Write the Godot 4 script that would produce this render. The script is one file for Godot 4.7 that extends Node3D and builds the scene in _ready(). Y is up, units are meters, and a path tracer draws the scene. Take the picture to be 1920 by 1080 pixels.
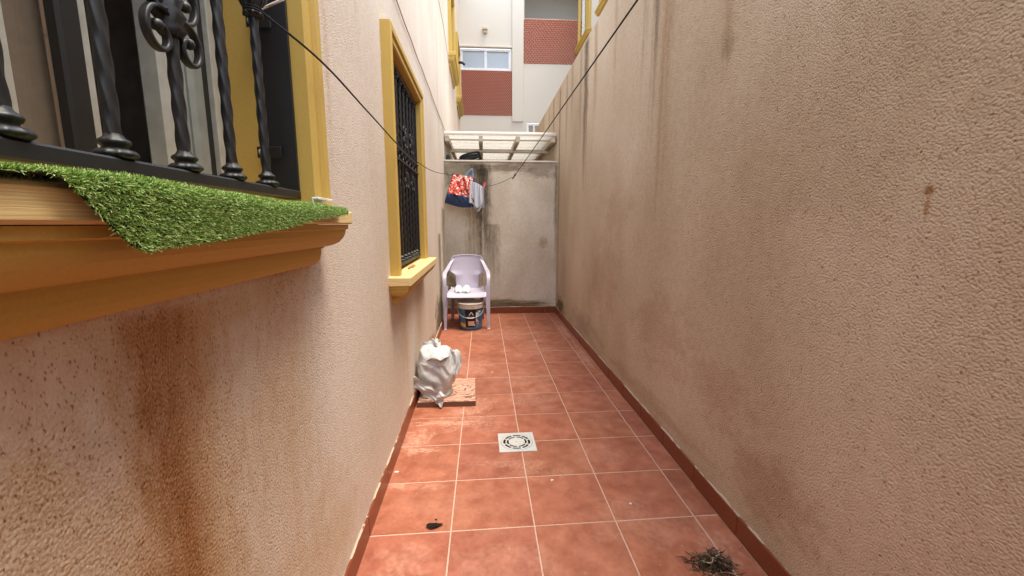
extends Node3D

# ---------------------------------------------------------------- mesh builder
class MB:
	var v := PackedVector3Array()
	var uv := PackedVector2Array()
	var uv2 := PackedVector2Array()
	var col := PackedColorArray()
	var idx := PackedInt32Array()
	var xf := Transform3D()
	var tint := Color(1, 1, 1)

	func p(pos: Vector3, u := Vector2.ZERO, u2 := Vector2.ZERO) -> int:
		v.append(xf * pos)
		uv.append(u)
		uv2.append(u2)
		col.append(tint)
		return v.size() - 1

	# a, b, c run counter-clockwise seen from outside
	func tri(a: int, b: int, c: int) -> void:
		idx.append(a)
		idx.append(c)
		idx.append(b)

	func quad_i(a: int, b: int, c: int, d: int) -> void:
		tri(a, b, c)
		tri(a, c, d)

	func quad(a: Vector3, b: Vector3, c: Vector3, d: Vector3) -> void:
		quad_i(p(a, Vector2(0, 1)), p(b, Vector2(1, 1)), p(c, Vector2(1, 0)), p(d, Vector2(0, 0)))

	func face(a: Vector3, b: Vector3, c: Vector3) -> void:
		tri(p(a), p(b), p(c))

	# a quad turned away from a given inner point
	func quad_out(a: Vector3, b: Vector3, c: Vector3, d: Vector3, inner: Vector3) -> void:
		if (b - a).cross(d - a).dot((a + b + c + d) / 4.0 - inner) >= 0.0:
			quad(a, b, c, d)
		else:
			quad(a, d, c, b)

	func tri_out(a: Vector3, b: Vector3, c: Vector3, inner: Vector3) -> void:
		if (b - a).cross(c - a).dot((a + b + c) / 3.0 - inner) >= 0.0:
			face(a, b, c)
		else:
			face(a, c, b)

	# chamfered box
	func cbox(lo: Vector3, hi: Vector3, ch := 0.003) -> void:
		var m := (lo + hi) / 2.0
		var h := (hi - lo) / 2.0
		ch = minf(ch, minf(h.x, minf(h.y, h.z)) * 0.9)
		var q := func(s: Vector3, axis: int) -> Vector3:
			var r := Vector3(s.x * (h.x - ch), s.y * (h.y - ch), s.z * (h.z - ch))
			r[axis] = s[axis] * h[axis]
			return m + r
		for axis in 3:
			var b := (axis + 1) % 3
			var c := (axis + 2) % 3
			for sgn in [-1.0, 1.0]:
				var k := []
				for e in [[-1.0, -1.0], [1.0, -1.0], [1.0, 1.0], [-1.0, 1.0]]:
					var s := Vector3.ZERO
					s[axis] = sgn
					s[b] = e[0]
					s[c] = e[1]
					k.append(q.call(s, axis))
				quad_out(k[0], k[1], k[2], k[3], m)
			# edges along this axis
			for e in [[-1.0, -1.0], [1.0, -1.0], [1.0, 1.0], [-1.0, 1.0]]:
				var s0 := Vector3.ZERO
				s0[b] = e[0]
				s0[c] = e[1]
				var s1 := s0
				s0[axis] = -1.0
				s1[axis] = 1.0
				quad_out(q.call(s0, b), q.call(s1, b), q.call(s1, c), q.call(s0, c), m)
		for sx in [-1.0, 1.0]:
			for sy in [-1.0, 1.0]:
				for sz in [-1.0, 1.0]:
					var s := Vector3(sx, sy, sz)
					tri_out(q.call(s, 0), q.call(s, 1), q.call(s, 2), m)

	func box(lo: Vector3, hi: Vector3) -> void:
		var m := (lo + hi) / 2.0
		var c := []
		for i in 8:
			c.append(Vector3(hi.x if i & 1 else lo.x, hi.y if i & 2 else lo.y, hi.z if i & 4 else lo.z))
		for f in [[0, 1, 3, 2], [4, 5, 7, 6], [0, 1, 5, 4], [2, 3, 7, 6], [0, 2, 6, 4], [1, 3, 7, 5]]:
			quad_out(c[f[0]], c[f[1]], c[f[2]], c[f[3]], m)

	# swept section: sec is a closed list of (side, up) points; sizes scale it along the path
	func sweep(pts: Array, sec: Array, sizes: Array, side: Vector3, fixed := false, cap := true) -> void:
		var n := pts.size()
		var rows := []
		var s := side
		var run := 0.0
		for i in n:
			var t: Vector3 = (pts[mini(i + 1, n - 1)] - pts[maxi(i - 1, 0)]).normalized()
			if fixed:
				s = side
			s = (s - t * s.dot(t)).normalized()
			var up := t.cross(s)
			var z: Vector2 = sizes[mini(i, sizes.size() - 1)]
			if i > 0:
				run += (pts[i] - pts[i - 1]).length()
			var row := []
			for k in sec.size():
				var e: Vector2 = sec[k]
				row.append(p(pts[i] + s * e.x * z.x + up * e.y * z.y, Vector2(float(k) / sec.size(), run)))
			rows.append(row)
		var m := sec.size()
		for i in n - 1:
			for k in m:
				var k2 := (k + 1) % m
				quad_i(rows[i][k], rows[i][k2], rows[i + 1][k2], rows[i + 1][k])
		if cap:
			for e in [0, n - 1]:
				var ring := []
				for k in m:
					ring.append(v[rows[e][k]])
				var inv := xf.affine_inverse()
				var c := Vector3.ZERO
				for q in ring:
					c += q / m
				for k in m:
					var a: Vector3 = inv * ring[k]
					var b: Vector3 = inv * ring[(k + 1) % m]
					if e == 0:
						face(inv * c, b, a)
					else:
						face(inv * c, a, b)

	func tube(pts: Array, r: float, sides := 8) -> void:
		var sec := []
		for k in sides:
			sec.append(Vector2(cos(TAU * k / sides), sin(TAU * k / sides)))
		var d: Vector3 = pts[1] - pts[0]
		var side := Vector3.UP if absf(d.normalized().y) < 0.8 else Vector3.RIGHT
		sweep(pts, sec, [Vector2(r, r)], side)

	func lathe(at: Vector3, prof: Array, segs := 24, lobes := 0, amp := 0.0) -> void:
		var rows := []
		for i in prof.size():
			var row := []
			for k in segs + 1:
				var a := TAU * k / segs
				var r: float = prof[i].x * (1.0 + (amp * (absf(cos(a * lobes * 0.5)) - 0.6) if lobes > 0 else 0.0))
				row.append(p(at + Vector3(sin(a + PI) * r, prof[i].y, cos(a + PI) * r), Vector2(float(k) / segs, 1.0 - float(i) / (prof.size() - 1))))
			rows.append(row)
		for i in prof.size() - 1:
			for k in segs:
				quad_i(rows[i][k], rows[i][k + 1], rows[i + 1][k + 1], rows[i + 1][k])

	# a sheet with thickness; f(u, v) gives points, keep(i, j) may leave cells out
	func shell(nu: int, nv: int, f: Callable, thick: float) -> void:
		var g := []
		for j in nv + 1:
			for i in nu + 1:
				g.append(f.call(float(i) / nu, float(j) / nv))
		var w := nu + 1
		var top := []
		var bot := []
		for j in nv + 1:
			for i in nu + 1:
				var du: Vector3 = g[j * w + mini(i + 1, nu)] - g[j * w + maxi(i - 1, 0)]
				var dv: Vector3 = g[mini(j + 1, nv) * w + i] - g[maxi(j - 1, 0) * w + i]
				var nn := du.cross(dv).normalized()
				var u := Vector2(float(i) / nu, 1.0 - float(j) / nv)
				top.append(p(g[j * w + i] + nn * thick * 0.5, u))
				bot.append(p(g[j * w + i] - nn * thick * 0.5, u))
		for j in nv:
			for i in nu:
				var a := j * w + i
				quad_i(top[a], top[a + 1], top[a + w + 1], top[a + w])
				quad_i(bot[a + w], bot[a + w + 1], bot[a + 1], bot[a])
		for i in nu:
			quad_i(bot[i], bot[i + 1], top[i + 1], top[i])
			var a := nv * w + i
			quad_i(top[a], top[a + 1], bot[a + 1], bot[a])
		for j in nv:
			var a := j * w
			quad_i(top[a], top[a + w], bot[a + w], bot[a])
			a = j * w + nu
			quad_i(bot[a], bot[a + w], top[a + w], top[a])

	func mesh() -> ArrayMesh:
		var nn := PackedVector3Array()
		nn.resize(v.size())
		for t in range(0, idx.size(), 3):
			var a := idx[t]
			var b := idx[t + 2]
			var c := idx[t + 1]
			var f := (v[b] - v[a]).cross(v[c] - v[a])
			nn[a] += f
			nn[b] += f
			nn[c] += f
		for i in nn.size():
			nn[i] = nn[i].normalized() if nn[i].length_squared() > 0.0 else Vector3.UP
		var arr := []
		arr.resize(Mesh.ARRAY_MAX)
		arr[Mesh.ARRAY_VERTEX] = v
		arr[Mesh.ARRAY_NORMAL] = nn
		arr[Mesh.ARRAY_TEX_UV] = uv
		arr[Mesh.ARRAY_TEX_UV2] = uv2
		arr[Mesh.ARRAY_COLOR] = col
		arr[Mesh.ARRAY_INDEX] = idx
		var m := ArrayMesh.new()
		m.add_surface_from_arrays(Mesh.PRIMITIVE_TRIANGLES, arr)
		return m

# ---------------------------------------------------------------- scene helpers
const WALL_TURN := 0.0083          # the house front is not quite parallel to the boundary wall
const WALL_AT := Vector3(-0.444, 0, 0)
const SUN_ENERGY := 0.45
var M := {}
var rng := RandomNumberGenerator.new()
var grain_tex: ImageTexture
var counts := {}
var house_map: StainMap
var wall_map: StainMap

func numbered(called: String) -> String:
	counts[called] = counts.get(called, -1) + 1
	return called if counts[called] == 0 else "%s_%03d" % [called, counts[called]]

func thing(called: String, label: String, category: String, at := Vector3.ZERO, turn := 0.0, group := "") -> Node3D:
	var o := Node3D.new()
	o.name = numbered(called)
	add_child(o)
	o.position = at
	o.rotation.y = turn
	o.set_meta("label", label)
	o.set_meta("category", category)
	if group:
		o.set_meta("group", group)
	return o

func on_house(called: String, label: String, category: String, group := "") -> Node3D:
	return thing(called, label, category, WALL_AT, WALL_TURN, group)

func put(mesh_: Mesh, called: String, m: Material, parent: Node3D, kind := "") -> MeshInstance3D:
	var o := MeshInstance3D.new()
	o.mesh = mesh_
	o.name = called
	o.material_override = m
	parent.add_child(o, true)
	if kind:
		o.set_meta("kind", kind)
	return o

func part(b: MB, called: String, m: Material, parent: Node3D, kind := "") -> MeshInstance3D:
	return put(b.mesh(), called, m, parent, kind)

func single(b: MB, called: String, m: Material, label: String, category: String, group := "") -> MeshInstance3D:
	var o := put(b.mesh(), numbered(called), m, self)
	o.set_meta("label", label)
	o.set_meta("category", category)
	if group:
		o.set_meta("group", group)
	return o

func lin(r: float, g: float, b: float) -> Color:
	return Color(r, g, b).linear_to_srgb()

func mat(called: String, c: Color, rough := 0.8, spec := 0.5, grain := 3.0) -> StandardMaterial3D:
	var m := StandardMaterial3D.new()
	m.resource_name = called
	m.albedo_color = c
	m.roughness = rough
	m.metallic_specular = spec
	if grain > 0.0:
		m.albedo_texture = grain_tex
		m.uv1_triplanar = true
		m.uv1_scale = Vector3(grain, grain, grain)
	M[called] = m
	return m

func noise(sd: int, freq: float, oct := 3, type := FastNoiseLite.TYPE_SIMPLEX_SMOOTH) -> FastNoiseLite:
	var n := FastNoiseLite.new()
	n.seed = sd
	n.noise_type = type
	n.frequency = freq
	n.fractal_octaves = oct
	n.fractal_type = FastNoiseLite.FRACTAL_FBM if oct > 1 else FastNoiseLite.FRACTAL_NONE
	return n

func nbytes(n: FastNoiseLite, w: int, h: int) -> PackedByteArray:
	var im := n.get_seamless_image(w, h, false, false, 0.1, true)
	im.convert(Image.FORMAT_L8)
	return im.get_data()

func tex(im: Image) -> ImageTexture:
	return ImageTexture.create_from_image(im)

func gray(bytes: PackedByteArray, w: int, h: int) -> ImageTexture:
	return tex(Image.create_from_data(w, h, false, Image.FORMAT_L8, bytes))

func sm(a: float, b: float, x: float) -> float:
	return smoothstep(a, b, x)

# ---------------------------------------------------------------- stains and some painted shade on a wall map
class StainMap:
	var im: Image
	var w: int
	var h: int
	var sk: Array      # knots along the wall and where they lie across the picture (0 to 1)
	var su: Array
	var yk: Array      # the same upwards, 0 at the foot
	var yu: Array
	func _init(s_knots: Array, s_share: Array, y_knots: Array, y_share: Array, width: int, height: int, low: FastNoiseLite, tone_a: Color, tone_b: Color) -> void:
		sk = s_knots
		su = s_share
		yk = y_knots
		yu = y_share
		w = width
		h = height
		var q := 6
		im = Image.create(w / q, h / q, false, Image.FORMAT_RGB8)
		for j in h / q:
			var y := at(1.0 - (j * q + 3.0) / h, yu, yk)
			for i in w / q:
				var n := low.get_noise_2d(at((i * q + 3.0) / w, su, sk), y * 0.7) * 0.5 + 0.5
				im.set_pixel(i, j, tone_a.lerp(tone_b, clampf(n * 1.5 - 0.25, 0, 1)))
		im.resize(w, h, Image.INTERPOLATE_CUBIC)
	func at(x: float, a: Array, b: Array) -> float:
		var n := 0
		while n < a.size() - 2 and x > a[n + 1]:
			n += 1
		return lerpf(b[n], b[n + 1], (x - a[n]) / (a[n + 1] - a[n]))
	func px(s: float) -> int:
		return int(at(clampf(s, sk[0], sk[-1]), sk, su) * w)
	func py(y: float) -> int:
		return int((1.0 - at(clampf(y, yk[0], yk[-1]), yk, yu)) * h)
	func streak(s: float, width: float, ytop: float, ybot: float, c: Color, amt: float, sd: int) -> void:
		var fine := FastNoiseLite.new()
		fine.seed = sd
		fine.frequency = 0.3
		var slow := FastNoiseLite.new()
		slow.seed = sd + 7
		slow.frequency = 1.0
		var r := width * 0.95
		for j in range(maxi(0, py(ytop)), mini(h, py(ybot))):
			var y := at(1.0 - (j + 0.5) / h, yu, yk)
			var t := (ytop - y) / (ytop - ybot)
			var wob := slow.get_noise_2d(y * 1.4, 3.0) * 0.35
			for i in range(maxi(0, px(s - r)), mini(w, px(s + r))):
				var ss := at((i + 0.5) / w, su, sk)
				var u := absf((ss - s) / (width * 0.5) + wob)
				var e := 1.0 - smoothstep(0.05, 1.25, u + slow.get_noise_2d(ss * 26.0, y * 7.0) * 0.4)
				if e <= 0.0:
					continue
				var hair := 0.82 + 0.3 * slow.get_noise_2d(ss * 14.0 + 90.0, y * 3.0) + 0.2 * slow.get_noise_2d(ss * 60.0, y * 14.0)
				var run := smoothstep(0.0, 0.03, t) * (1.0 - smoothstep(0.35, 1.0, t + slow.get_noise_2d(ss * 14.0, 40.0) * 0.4))
				var g := 0.75 + 1.1 * fine.get_noise_2d(i, j)
				var a := clampf(amt * e * hair * run * g, 0.0, 1.0)
				var o := im.get_pixel(i, j)
				im.set_pixel(i, j, o.lerp(o * c, a))
	func blob(s: float, y: float, rs: float, ry: float, c: Color, amt: float, sd: int, speck := 0.6) -> void:
		var fine := FastNoiseLite.new()
		fine.seed = sd
		fine.frequency = 0.3
		var slow := FastNoiseLite.new()
		slow.seed = sd + 3
		slow.frequency = 1.0
		for j in range(maxi(0, py(y + ry * 1.3)), mini(h, py(y - ry * 1.3))):
			var dv := (at(1.0 - (j + 0.5) / h, yu, yk) - y) / ry
			for i in range(maxi(0, px(s - rs * 1.3)), mini(w, px(s + rs * 1.3))):
				var du := (at((i + 0.5) / w, su, sk) - s) / rs
				var d := sqrt(du * du + dv * dv) + slow.get_noise_2d(du * 1.6 + s * 9.0, dv * 1.6) * 0.45 + slow.get_noise_2d(du * 5.0, dv * 5.0 + y) * 0.2
				var e := 1.0 - smoothstep(0.25, 1.0, d)
				if e <= 0.0:
					continue
				var a := clampf(amt * e * (1.0 - speck + speck * 1.9 * (0.5 + 0.9 * fine.get_noise_2d(i, j))), 0.0, 1.0)
				var o := im.get_pixel(i, j)
				im.set_pixel(i, j, o.lerp(o * c, a))
	# separate dark grains of dirt
	func grains(s0: float, s1: float, y0: float, y1: float, n: int, c: Color, rg: RandomNumberGenerator) -> void:
		for q in n:
			var i := px(rg.randf_range(s0, s1))
			var j := py(rg.randf_range(y0, y1))
			var a := rg.randf_range(0.25, 0.9)
			for d in [[0, 0], [1, 0], [0, 1], [1, 1]]:
				if (d[0] + d[1] == 0 or rg.randf() < 0.4) and i + d[0] < w and j + d[1] < h:
					var o := im.get_pixel(i + d[0], j + d[1])
					im.set_pixel(i + d[0], j + d[1], o.lerp(o * c, a))

# a wall face with openings; to(s, y) places it, out is its normal
func wall_face(b: MB, s0: float, s1: float, y0: float, y1: float, holes: Array, to: Callable, out: Vector3, map: StainMap = null) -> void:
	var ss := [s0, s1]
	var ys := [y0, y1]
	for r: Rect2 in holes:
		ss += [r.position.x, r.end.x]
		ys += [r.position.y, r.end.y]
	if map:
		ss += map.sk
		ys += map.yk
	ss.sort()
	ys.sort()
	for i in ss.size() - 1:
		for j in ys.size() - 1:
			var a := Vector2(ss[i], ys[j])
			var c := Vector2(ss[i + 1], ys[j + 1])
			if c.x - a.x < 1e-5 or c.y - a.y < 1e-5:
				continue
			if holes.any(func(r: Rect2): return r.has_point((a + c) / 2.0)):
				continue
			var id := []
			for q: Vector2 in [a, Vector2(c.x, a.y), c, Vector2(a.x, c.y)]:
				var u2 := Vector2((q.x - s0) / (s1 - s0), 1.0 - (q.y - y0) / (y1 - y0))
				if map:
					u2 = Vector2(map.at(q.x, map.sk, map.su), 1.0 - map.at(q.y, map.yk, map.yu))
				id.append(b.p(to.call(q.x, q.y), Vector2(q.x, -q.y), u2))
			var nn: Vector3 = (b.v[id[1]] - b.v[id[0]]).cross(b.v[id[2]] - b.v[id[0]])
			if nn.dot(out) > 0.0:
				b.quad_i(id[0], id[1], id[2], id[3])
			else:
				b.quad_i(id[3], id[2], id[1], id[0])

func H(s: float, y: float, off: float) -> Vector3:
	return Vector3(off, y, -s)

# ================================================================ build
func _ready() -> void:
	rng.seed = 7
	# ---- camera
	var cam := Camera3D.new()
	cam.name = "camera"
	add_child(cam)
	cam.position = Vector3(0, 1.19, 0)
	cam.rotation = Vector3(deg_to_rad(-8.6913), deg_to_rad(-3.8901), 0)
	cam.fov = 69.048
	cam.near = 0.02
	cam.far = 200.0
	cam.current = true
	# ---- sky, sun, exposure
	var env := Environment.new()
	env.background_mode = Environment.BG_SKY
	var sky := Sky.new()
	var sm_ := ProceduralSkyMaterial.new()
	sm_.sky_top_color = Color(0.84, 0.9, 0.98)
	sm_.sky_horizon_color = Color(0.93, 0.94, 0.95)
	sm_.ground_bottom_color = Color(0.45, 0.42, 0.38)
	sm_.ground_horizon_color = Color(0.6, 0.57, 0.53)
	sm_.sun_angle_max = 1.0
	sky.sky_material = sm_
	env.sky = sky
	env.tonemap_mode = Environment.TONE_MAPPER_LINEAR
	env.tonemap_exposure = 4.15
	env.sdfgi_enabled = true
	env.ssao_enabled = true
	env.ssil_enabled = true
	var we := WorldEnvironment.new()
	we.name = "daylight"
	we.environment = env
	add_child(we)
	var sun := DirectionalLight3D.new()
	sun.name = "sun"
	sun.light_energy = SUN_ENERGY
	sun.light_color = Color(1.0, 0.96, 0.9)
	sun.light_angular_distance = 25.0
	sun.shadow_enabled = true
	add_child(sun)
	sun.look_at_from_position(Vector3(1.6, 6.0, 0.6), Vector3.ZERO, Vector3.FORWARD)

	build_materials()
	build_ground()
	build_floor()
	build_house()
	build_boundary_walls()
	build_background()
	build_lean_to()
	build_grilles()
	build_turf()
	build_chair()
	build_bucket()
	build_sack()
	build_laundry()
	build_drain()
	build_debris()

# ---------------------------------------------------------------- materials
func stucco(called: String, c: Color, map: ImageTexture, relief: float, speck: ImageTexture, height: ImageTexture, scale := 1.0) -> void:
	var m := StandardMaterial3D.new()
	m.resource_name = called
	m.albedo_color = c
	m.albedo_texture = speck
	m.roughness = 0.95
	m.metallic_specular = 0.25
	m.heightmap_enabled = true
	m.heightmap_texture = height
	m.heightmap_scale = relief
	m.uv1_scale = Vector3(scale, scale, 1)
	if map:
		m.detail_enabled = true
		m.detail_albedo = map
		m.detail_blend_mode = BaseMaterial3D.BLEND_MODE_MUL
		m.detail_uv_layer = BaseMaterial3D.DETAIL_UV_2
	M[called] = m

func build_materials() -> void:
	# shared faint grain
	var a := nbytes(noise(1, 0.03, 4), 512, 512)
	for i in a.size():
		a[i] = int(214 + a[i] * 41 / 255)
	grain_tex = gray(a, 512, 512)
	for i in a.size():
		a[i] = 255 - (255 - a[i]) / 3
	var faint := gray(a, 512, 512)

	# stucco: rough splashed render, about 1 m a tile
	var n := 1024
	var h1 := nbytes(noise(11, 0.075, 4), n, n)
	var cn := noise(12, 0.085, 1, FastNoiseLite.TYPE_CELLULAR)
	cn.cellular_return_type = FastNoiseLite.RETURN_DISTANCE
	var h2 := nbytes(cn, n, n)
	var mid := nbytes(noise(13, 0.012, 3), n, n)
	var hb := PackedByteArray()
	var sp := PackedByteArray()
	hb.resize(n * n)
	sp.resize(n * n * 3)
	for i in n * n:
		var hgt := 0.5 * h1[i] + 0.5 * (255 - h2[i])
		hb[i] = int(hgt)
		# pits of the render darkened in the colour, standing in for their occlusion
		var d := 1.0 - 0.3 * clampf((84.0 - hgt) / 40.0, 0.0, 1.0) - 0.06 * (1.0 - mid[i] / 255.0)
		sp[i * 3] = int(255 * d)
		sp[i * 3 + 1] = int(255 * (d * 1.0 - (1.0 - d) * 0.12))
		sp[i * 3 + 2] = int(255 * (d * 1.0 - (1.0 - d) * 0.3))
	var height := gray(hb, n, n)
	var speck := tex(Image.create_from_data(n, n, false, Image.FORMAT_RGB8, sp))

	var low := noise(21, 0.9, 4)
	# house front: s from -2.4 to 10.9, y to 6.6
	house_map = StainMap.new([-2.4, 0.2, 1.3, 5.6, 10.9], [0.0, 0.04, 0.54, 0.9, 1.0], [0.0, 1.25, 3.3, 6.6], [0.0, 0.62, 0.88, 1.0], 2048, 1024, low, Color(1, 0.985, 0.975), Color(0.93, 0.9, 0.87))
	var L := house_map
	var rust := Color(0.66, 0.45, 0.27)
	var dirt := Color(0.74, 0.6, 0.46)
	var moss := Color(0.42, 0.42, 0.33)
	L.streak(0.585, 0.13, 1.09, 0.2, rust, 0.6, 31)
	L.streak(0.6, 0.2, 1.09, -0.3, Color(0.82, 0.65, 0.46), 0.65, 32)
	L.streak(0.66, 0.3, 1.09, -0.3, Color(0.86, 0.74, 0.58), 0.8, 33)
	L.blob(0.42, 0.75, 0.2, 0.45, Color(0.88, 0.8, 0.7), 0.6, 34, 0.9)
	L.streak(0.95, 0.36, 1.12, 0.1, Color(0.9, 0.81, 0.69), 0.8, 35)
	L.blob(0.5, 0.55, 0.28, 0.5, Color(0.92, 0.85, 0.75), 0.6, 36, 0.9)
	L.blob(1.0, 0.25, 0.5, 0.3, Color(0.92, 0.86, 0.77), 0.6, 37)
	var gr := RandomNumberGenerator.new()
	gr.seed = 3
	L.grains(0.3, 0.75, 0.3, 1.09, 2600, Color(0.6, 0.45, 0.34), gr)
	L.grains(0.3, 1.15, 0.2, 1.09, 2600, Color(0.62, 0.5, 0.4), gr)
	L.grains(0.9, 1.2, 1.0, 1.09, 260, Color(0.4, 0.28, 0.2), gr)
	L.grains(1.0, 1.3, 0.1, 1.2, 700, Color(0.72, 0.6, 0.5), gr)
	L.streak(2.4, 0.3, 0.82, 0.1, Color(0.86, 0.78, 0.66), 0.7, 38)  # brownish shade below the second sill, painted into the map
	L.streak(3.0, 0.4, 0.82, 0.1, Color(0.86, 0.78, 0.66), 0.8, 39)  # far half of the same painted sill shade
	L.streak(4.7, 0.35, 1.1, -0.1, moss, 1.0, 40)
	L.streak(5.2, 0.5, 1.4, -0.2, moss, 0.8, 41)
	L.blob(4.5, 0.2, 0.5, 0.35, moss, 0.9, 42)
	L.blob(3.6, 0.1, 0.6, 0.14, dirt, 0.8, 43)
	L.streak(1.7, 0.06, 2.6, 1.5, Color(0.84, 0.78, 0.7), 0.5, 44)
	L.streak(4.9, 0.12, 3.4, 1.4, Color(0.8, 0.74, 0.66), 0.5, 45)
	L.streak(1.35, 0.05, 1.9, 1.2, Color(0.86, 0.76, 0.66), 0.5, 46)
	stucco("house_render", lin(0.69, 0.625, 0.555), tex(L.im), 0.19, speck, height, 2.0)
	print("stains house")
	# boundary wall: s = -z from -1.9 to 10.8
	wall_map = StainMap.new([-1.9, 0.5, 3.2, 6.0, 10.8], [0.0, 0.06, 0.62, 0.9, 1.0], [0.0, 2.87], [0.0, 1.0], 2048, 1024, noise(22, 0.8, 4), Color(1, 0.985, 0.97), Color(0.87, 0.83, 0.78))
	var R := wall_map
	var soot := Color(0.4, 0.36, 0.3)
	var tea := Color(0.66, 0.5, 0.36)
	R.streak(4.08, 0.2, 2.87, 1.5, soot, 1.0, 51)
	R.streak(4.3, 0.12, 2.87, 1.9, soot, 0.35, 52)
	R.streak(3.75, 0.12, 2.87, 1.75, tea, 0.6, 53)
	R.streak(2.45, 0.12, 3.4, 1.45, soot, 0.9, 54)
	R.streak(2.62, 0.1, 3.4, 1.75, soot, 0.5, 55)
	R.streak(2.3, 0.2, 3.2, 1.2, tea, 0.5, 56)
	R.streak(3.2, 0.1, 2.87, 2.0, tea, 0.3, 57)
	R.streak(5.42, 0.1, 2.87, 0.1, soot, 0.8, 58)
	R.streak(5.0, 0.12, 2.87, 1.9, soot, 0.35, 59)
	R.streak(4.7, 0.1, 2.87, 2.1, soot, 0.3, 60)
	R.streak(5.9, 0.08, 2.87, 2.0, soot, 0.9, 61)
	R.streak(6.3, 0.1, 2.87, 2.1, soot, 0.4, 62)
	R.streak(6.9, 0.1, 2.87, 2.2, soot, 0.3, 63)
	R.streak(1.72, 0.08, 2.1, 1.75, tea, 0.35, 64)
	R.blob(1.7, 1.88, 0.06, 0.06, soot, 0.2, 65)
	R.blob(0.867, 1.262, 0.016, 0.014, rust, 0.7, 66, 0.2)
	R.blob(0.867, 1.225, 0.008, 0.03, rust, 0.5, 67, 0.2)
	R.blob(2.2, 0.62, 0.5, 0.3, tea, 0.2, 68)
	R.blob(1.25, 0.28, 0.3, 0.16, tea, 0.25, 69)
	R.blob(1.6, 0.5, 0.35, 0.2, tea, 0.15, 70)
	R.blob(3.3, 0.75, 0.5, 0.4, tea, 0.15, 71)
	R.blob(3.9, 0.2, 0.7, 0.16, soot, 0.2, 72)
	R.blob(2.4, 0.16, 0.9, 0.09, tea, 0.2, 73)
	R.blob(1.2, 1.5, 0.5, 0.4, Color(0.86, 0.82, 0.78), 0.25, 74)
	R.blob(3.0, 1.3, 0.5, 0.25, Color(0.8, 0.72, 0.64), 0.2, 75)
	R.blob(5.2, 0.15, 0.35, 0.16, moss, 0.8, 76)
	R.grains(0.5, 3.2, 0.0, 2.6, 7000, Color(0.72, 0.6, 0.5), gr)
	stucco("boundary_render", lin(0.61, 0.52, 0.415), tex(R.im), 0.4, speck, height, 1.7)  # same plaster as the house front, colour toned down for light and dirt
	# back wall: x from -0.6 to 1.0, y to 1.97 (kept as s = x + 0.6)
	var B := StainMap.new([0.0, 1.62], [0.0, 1.0], [0.0, 1.97], [0.0, 1.0], 640, 778, noise(23, 2.0, 4), Color(1, 0.99, 0.97), Color(0.9, 0.87, 0.83))
	B.streak(0.6, 0.22, 1.97, 0.55, Color(0.36, 0.34, 0.3), 1.15, 81)
	B.streak(0.52, 0.3, 1.97, 0.2, Color(0.5, 0.46, 0.4), 0.9, 82)
	B.blob(0.3, 1.85, 0.4, 0.25, Color(0.66, 0.64, 0.58), 0.9, 83)
	B.streak(0.72, 0.2, 1.2, 0.3, Color(0.55, 0.52, 0.46), 0.9, 84)
	B.blob(0.8, 0.12, 0.9, 0.1, Color(0.6, 0.57, 0.47), 0.6, 85)
	B.blob(0.75, 0.1, 0.4, 0.13, Color(0.55, 0.52, 0.42), 0.6, 91)
	B.blob(1.2, 0.1, 0.4, 0.08, Color(0.6, 0.56, 0.46), 0.8, 92)
	B.blob(0.25, 0.3, 0.35, 0.45, Color(0.5, 0.48, 0.4), 0.9, 86)
	B.blob(1.387, 0.946, 0.08, 0.1, Color(0.78, 0.64, 0.5), 0.45, 87)
	B.blob(1.35, 1.9, 0.3, 0.18, Color(0.7, 0.68, 0.66), 0.8, 88)
	B.streak(1.55, 0.05, 1.97, 0.1, Color(0.45, 0.42, 0.36), 0.9, 89)
	B.blob(0.9, 1.9, 0.4, 0.08, Color(0.6, 0.56, 0.5), 0.8, 90)
	stucco("back_render", lin(0.65, 0.59, 0.51), tex(B.im), 0.08, speck, height, 1.5)
	stucco("plain_render", lin(0.64, 0.55, 0.47), null, 0.15, speck, height, 1.7)
	print("stains walls")

	# terracotta tile glaze
	var c1 := nbytes(noise(101, 0.011, 5), n, n)
	var c2 := nbytes(noise(102, 0.05, 3), n, n)
	var c3 := nbytes(noise(103, 0.004, 3), n, n)
	var tb := PackedByteArray()
	var rb := PackedByteArray()
	tb.resize(n * n * 3)
	rb.resize(n * n)
	for i in n * n:
		var f := clampf((c1[i] * 0.45 + c2[i] * 0.25 + c3[i] * 0.3 - 60.0) / 140.0, 0.0, 1.0)
		tb[i * 3] = int(140 + 38 * f)
		tb[i * 3 + 1] = int(79 + 34 * f)
		tb[i * 3 + 2] = int(55 + 32 * f)
		rb[i] = int(125 + 0.3 * c2[i])
	var tm := StandardMaterial3D.new()
	tm.resource_name = "terracotta_tile"
	tm.albedo_texture = tex(Image.create_from_data(n, n, false, Image.FORMAT_RGB8, tb))
	tm.vertex_color_use_as_albedo = true
	tm.roughness = 1.0
	tm.roughness_texture = gray(rb, n, n)
	tm.metallic_specular = 0.42
	tm.heightmap_enabled = true
	tm.heightmap_texture = gray(c2, n, n)
	tm.heightmap_scale = 0.05
	tm.detail_enabled = true
	tm.detail_albedo = tex(floor_dust())
	tm.detail_blend_mode = BaseMaterial3D.BLEND_MODE_MIX
	tm.detail_uv_layer = BaseMaterial3D.DETAIL_UV_2
	M["tile"] = tm
	print("tiles")

	mat("cream_render", lin(0.7, 0.645, 0.565), 0.95, 0.3, 5.0)
	mat("loggia_grey", lin(0.68, 0.65, 0.6), 0.95, 0.3, 5.0)
	mat("grout", lin(0.66, 0.43, 0.33), 0.95, 0.3, 5.0)
	mat("skirting", lin(0.225, 0.056, 0.022), 0.35, 0.5, 4.0)
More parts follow.
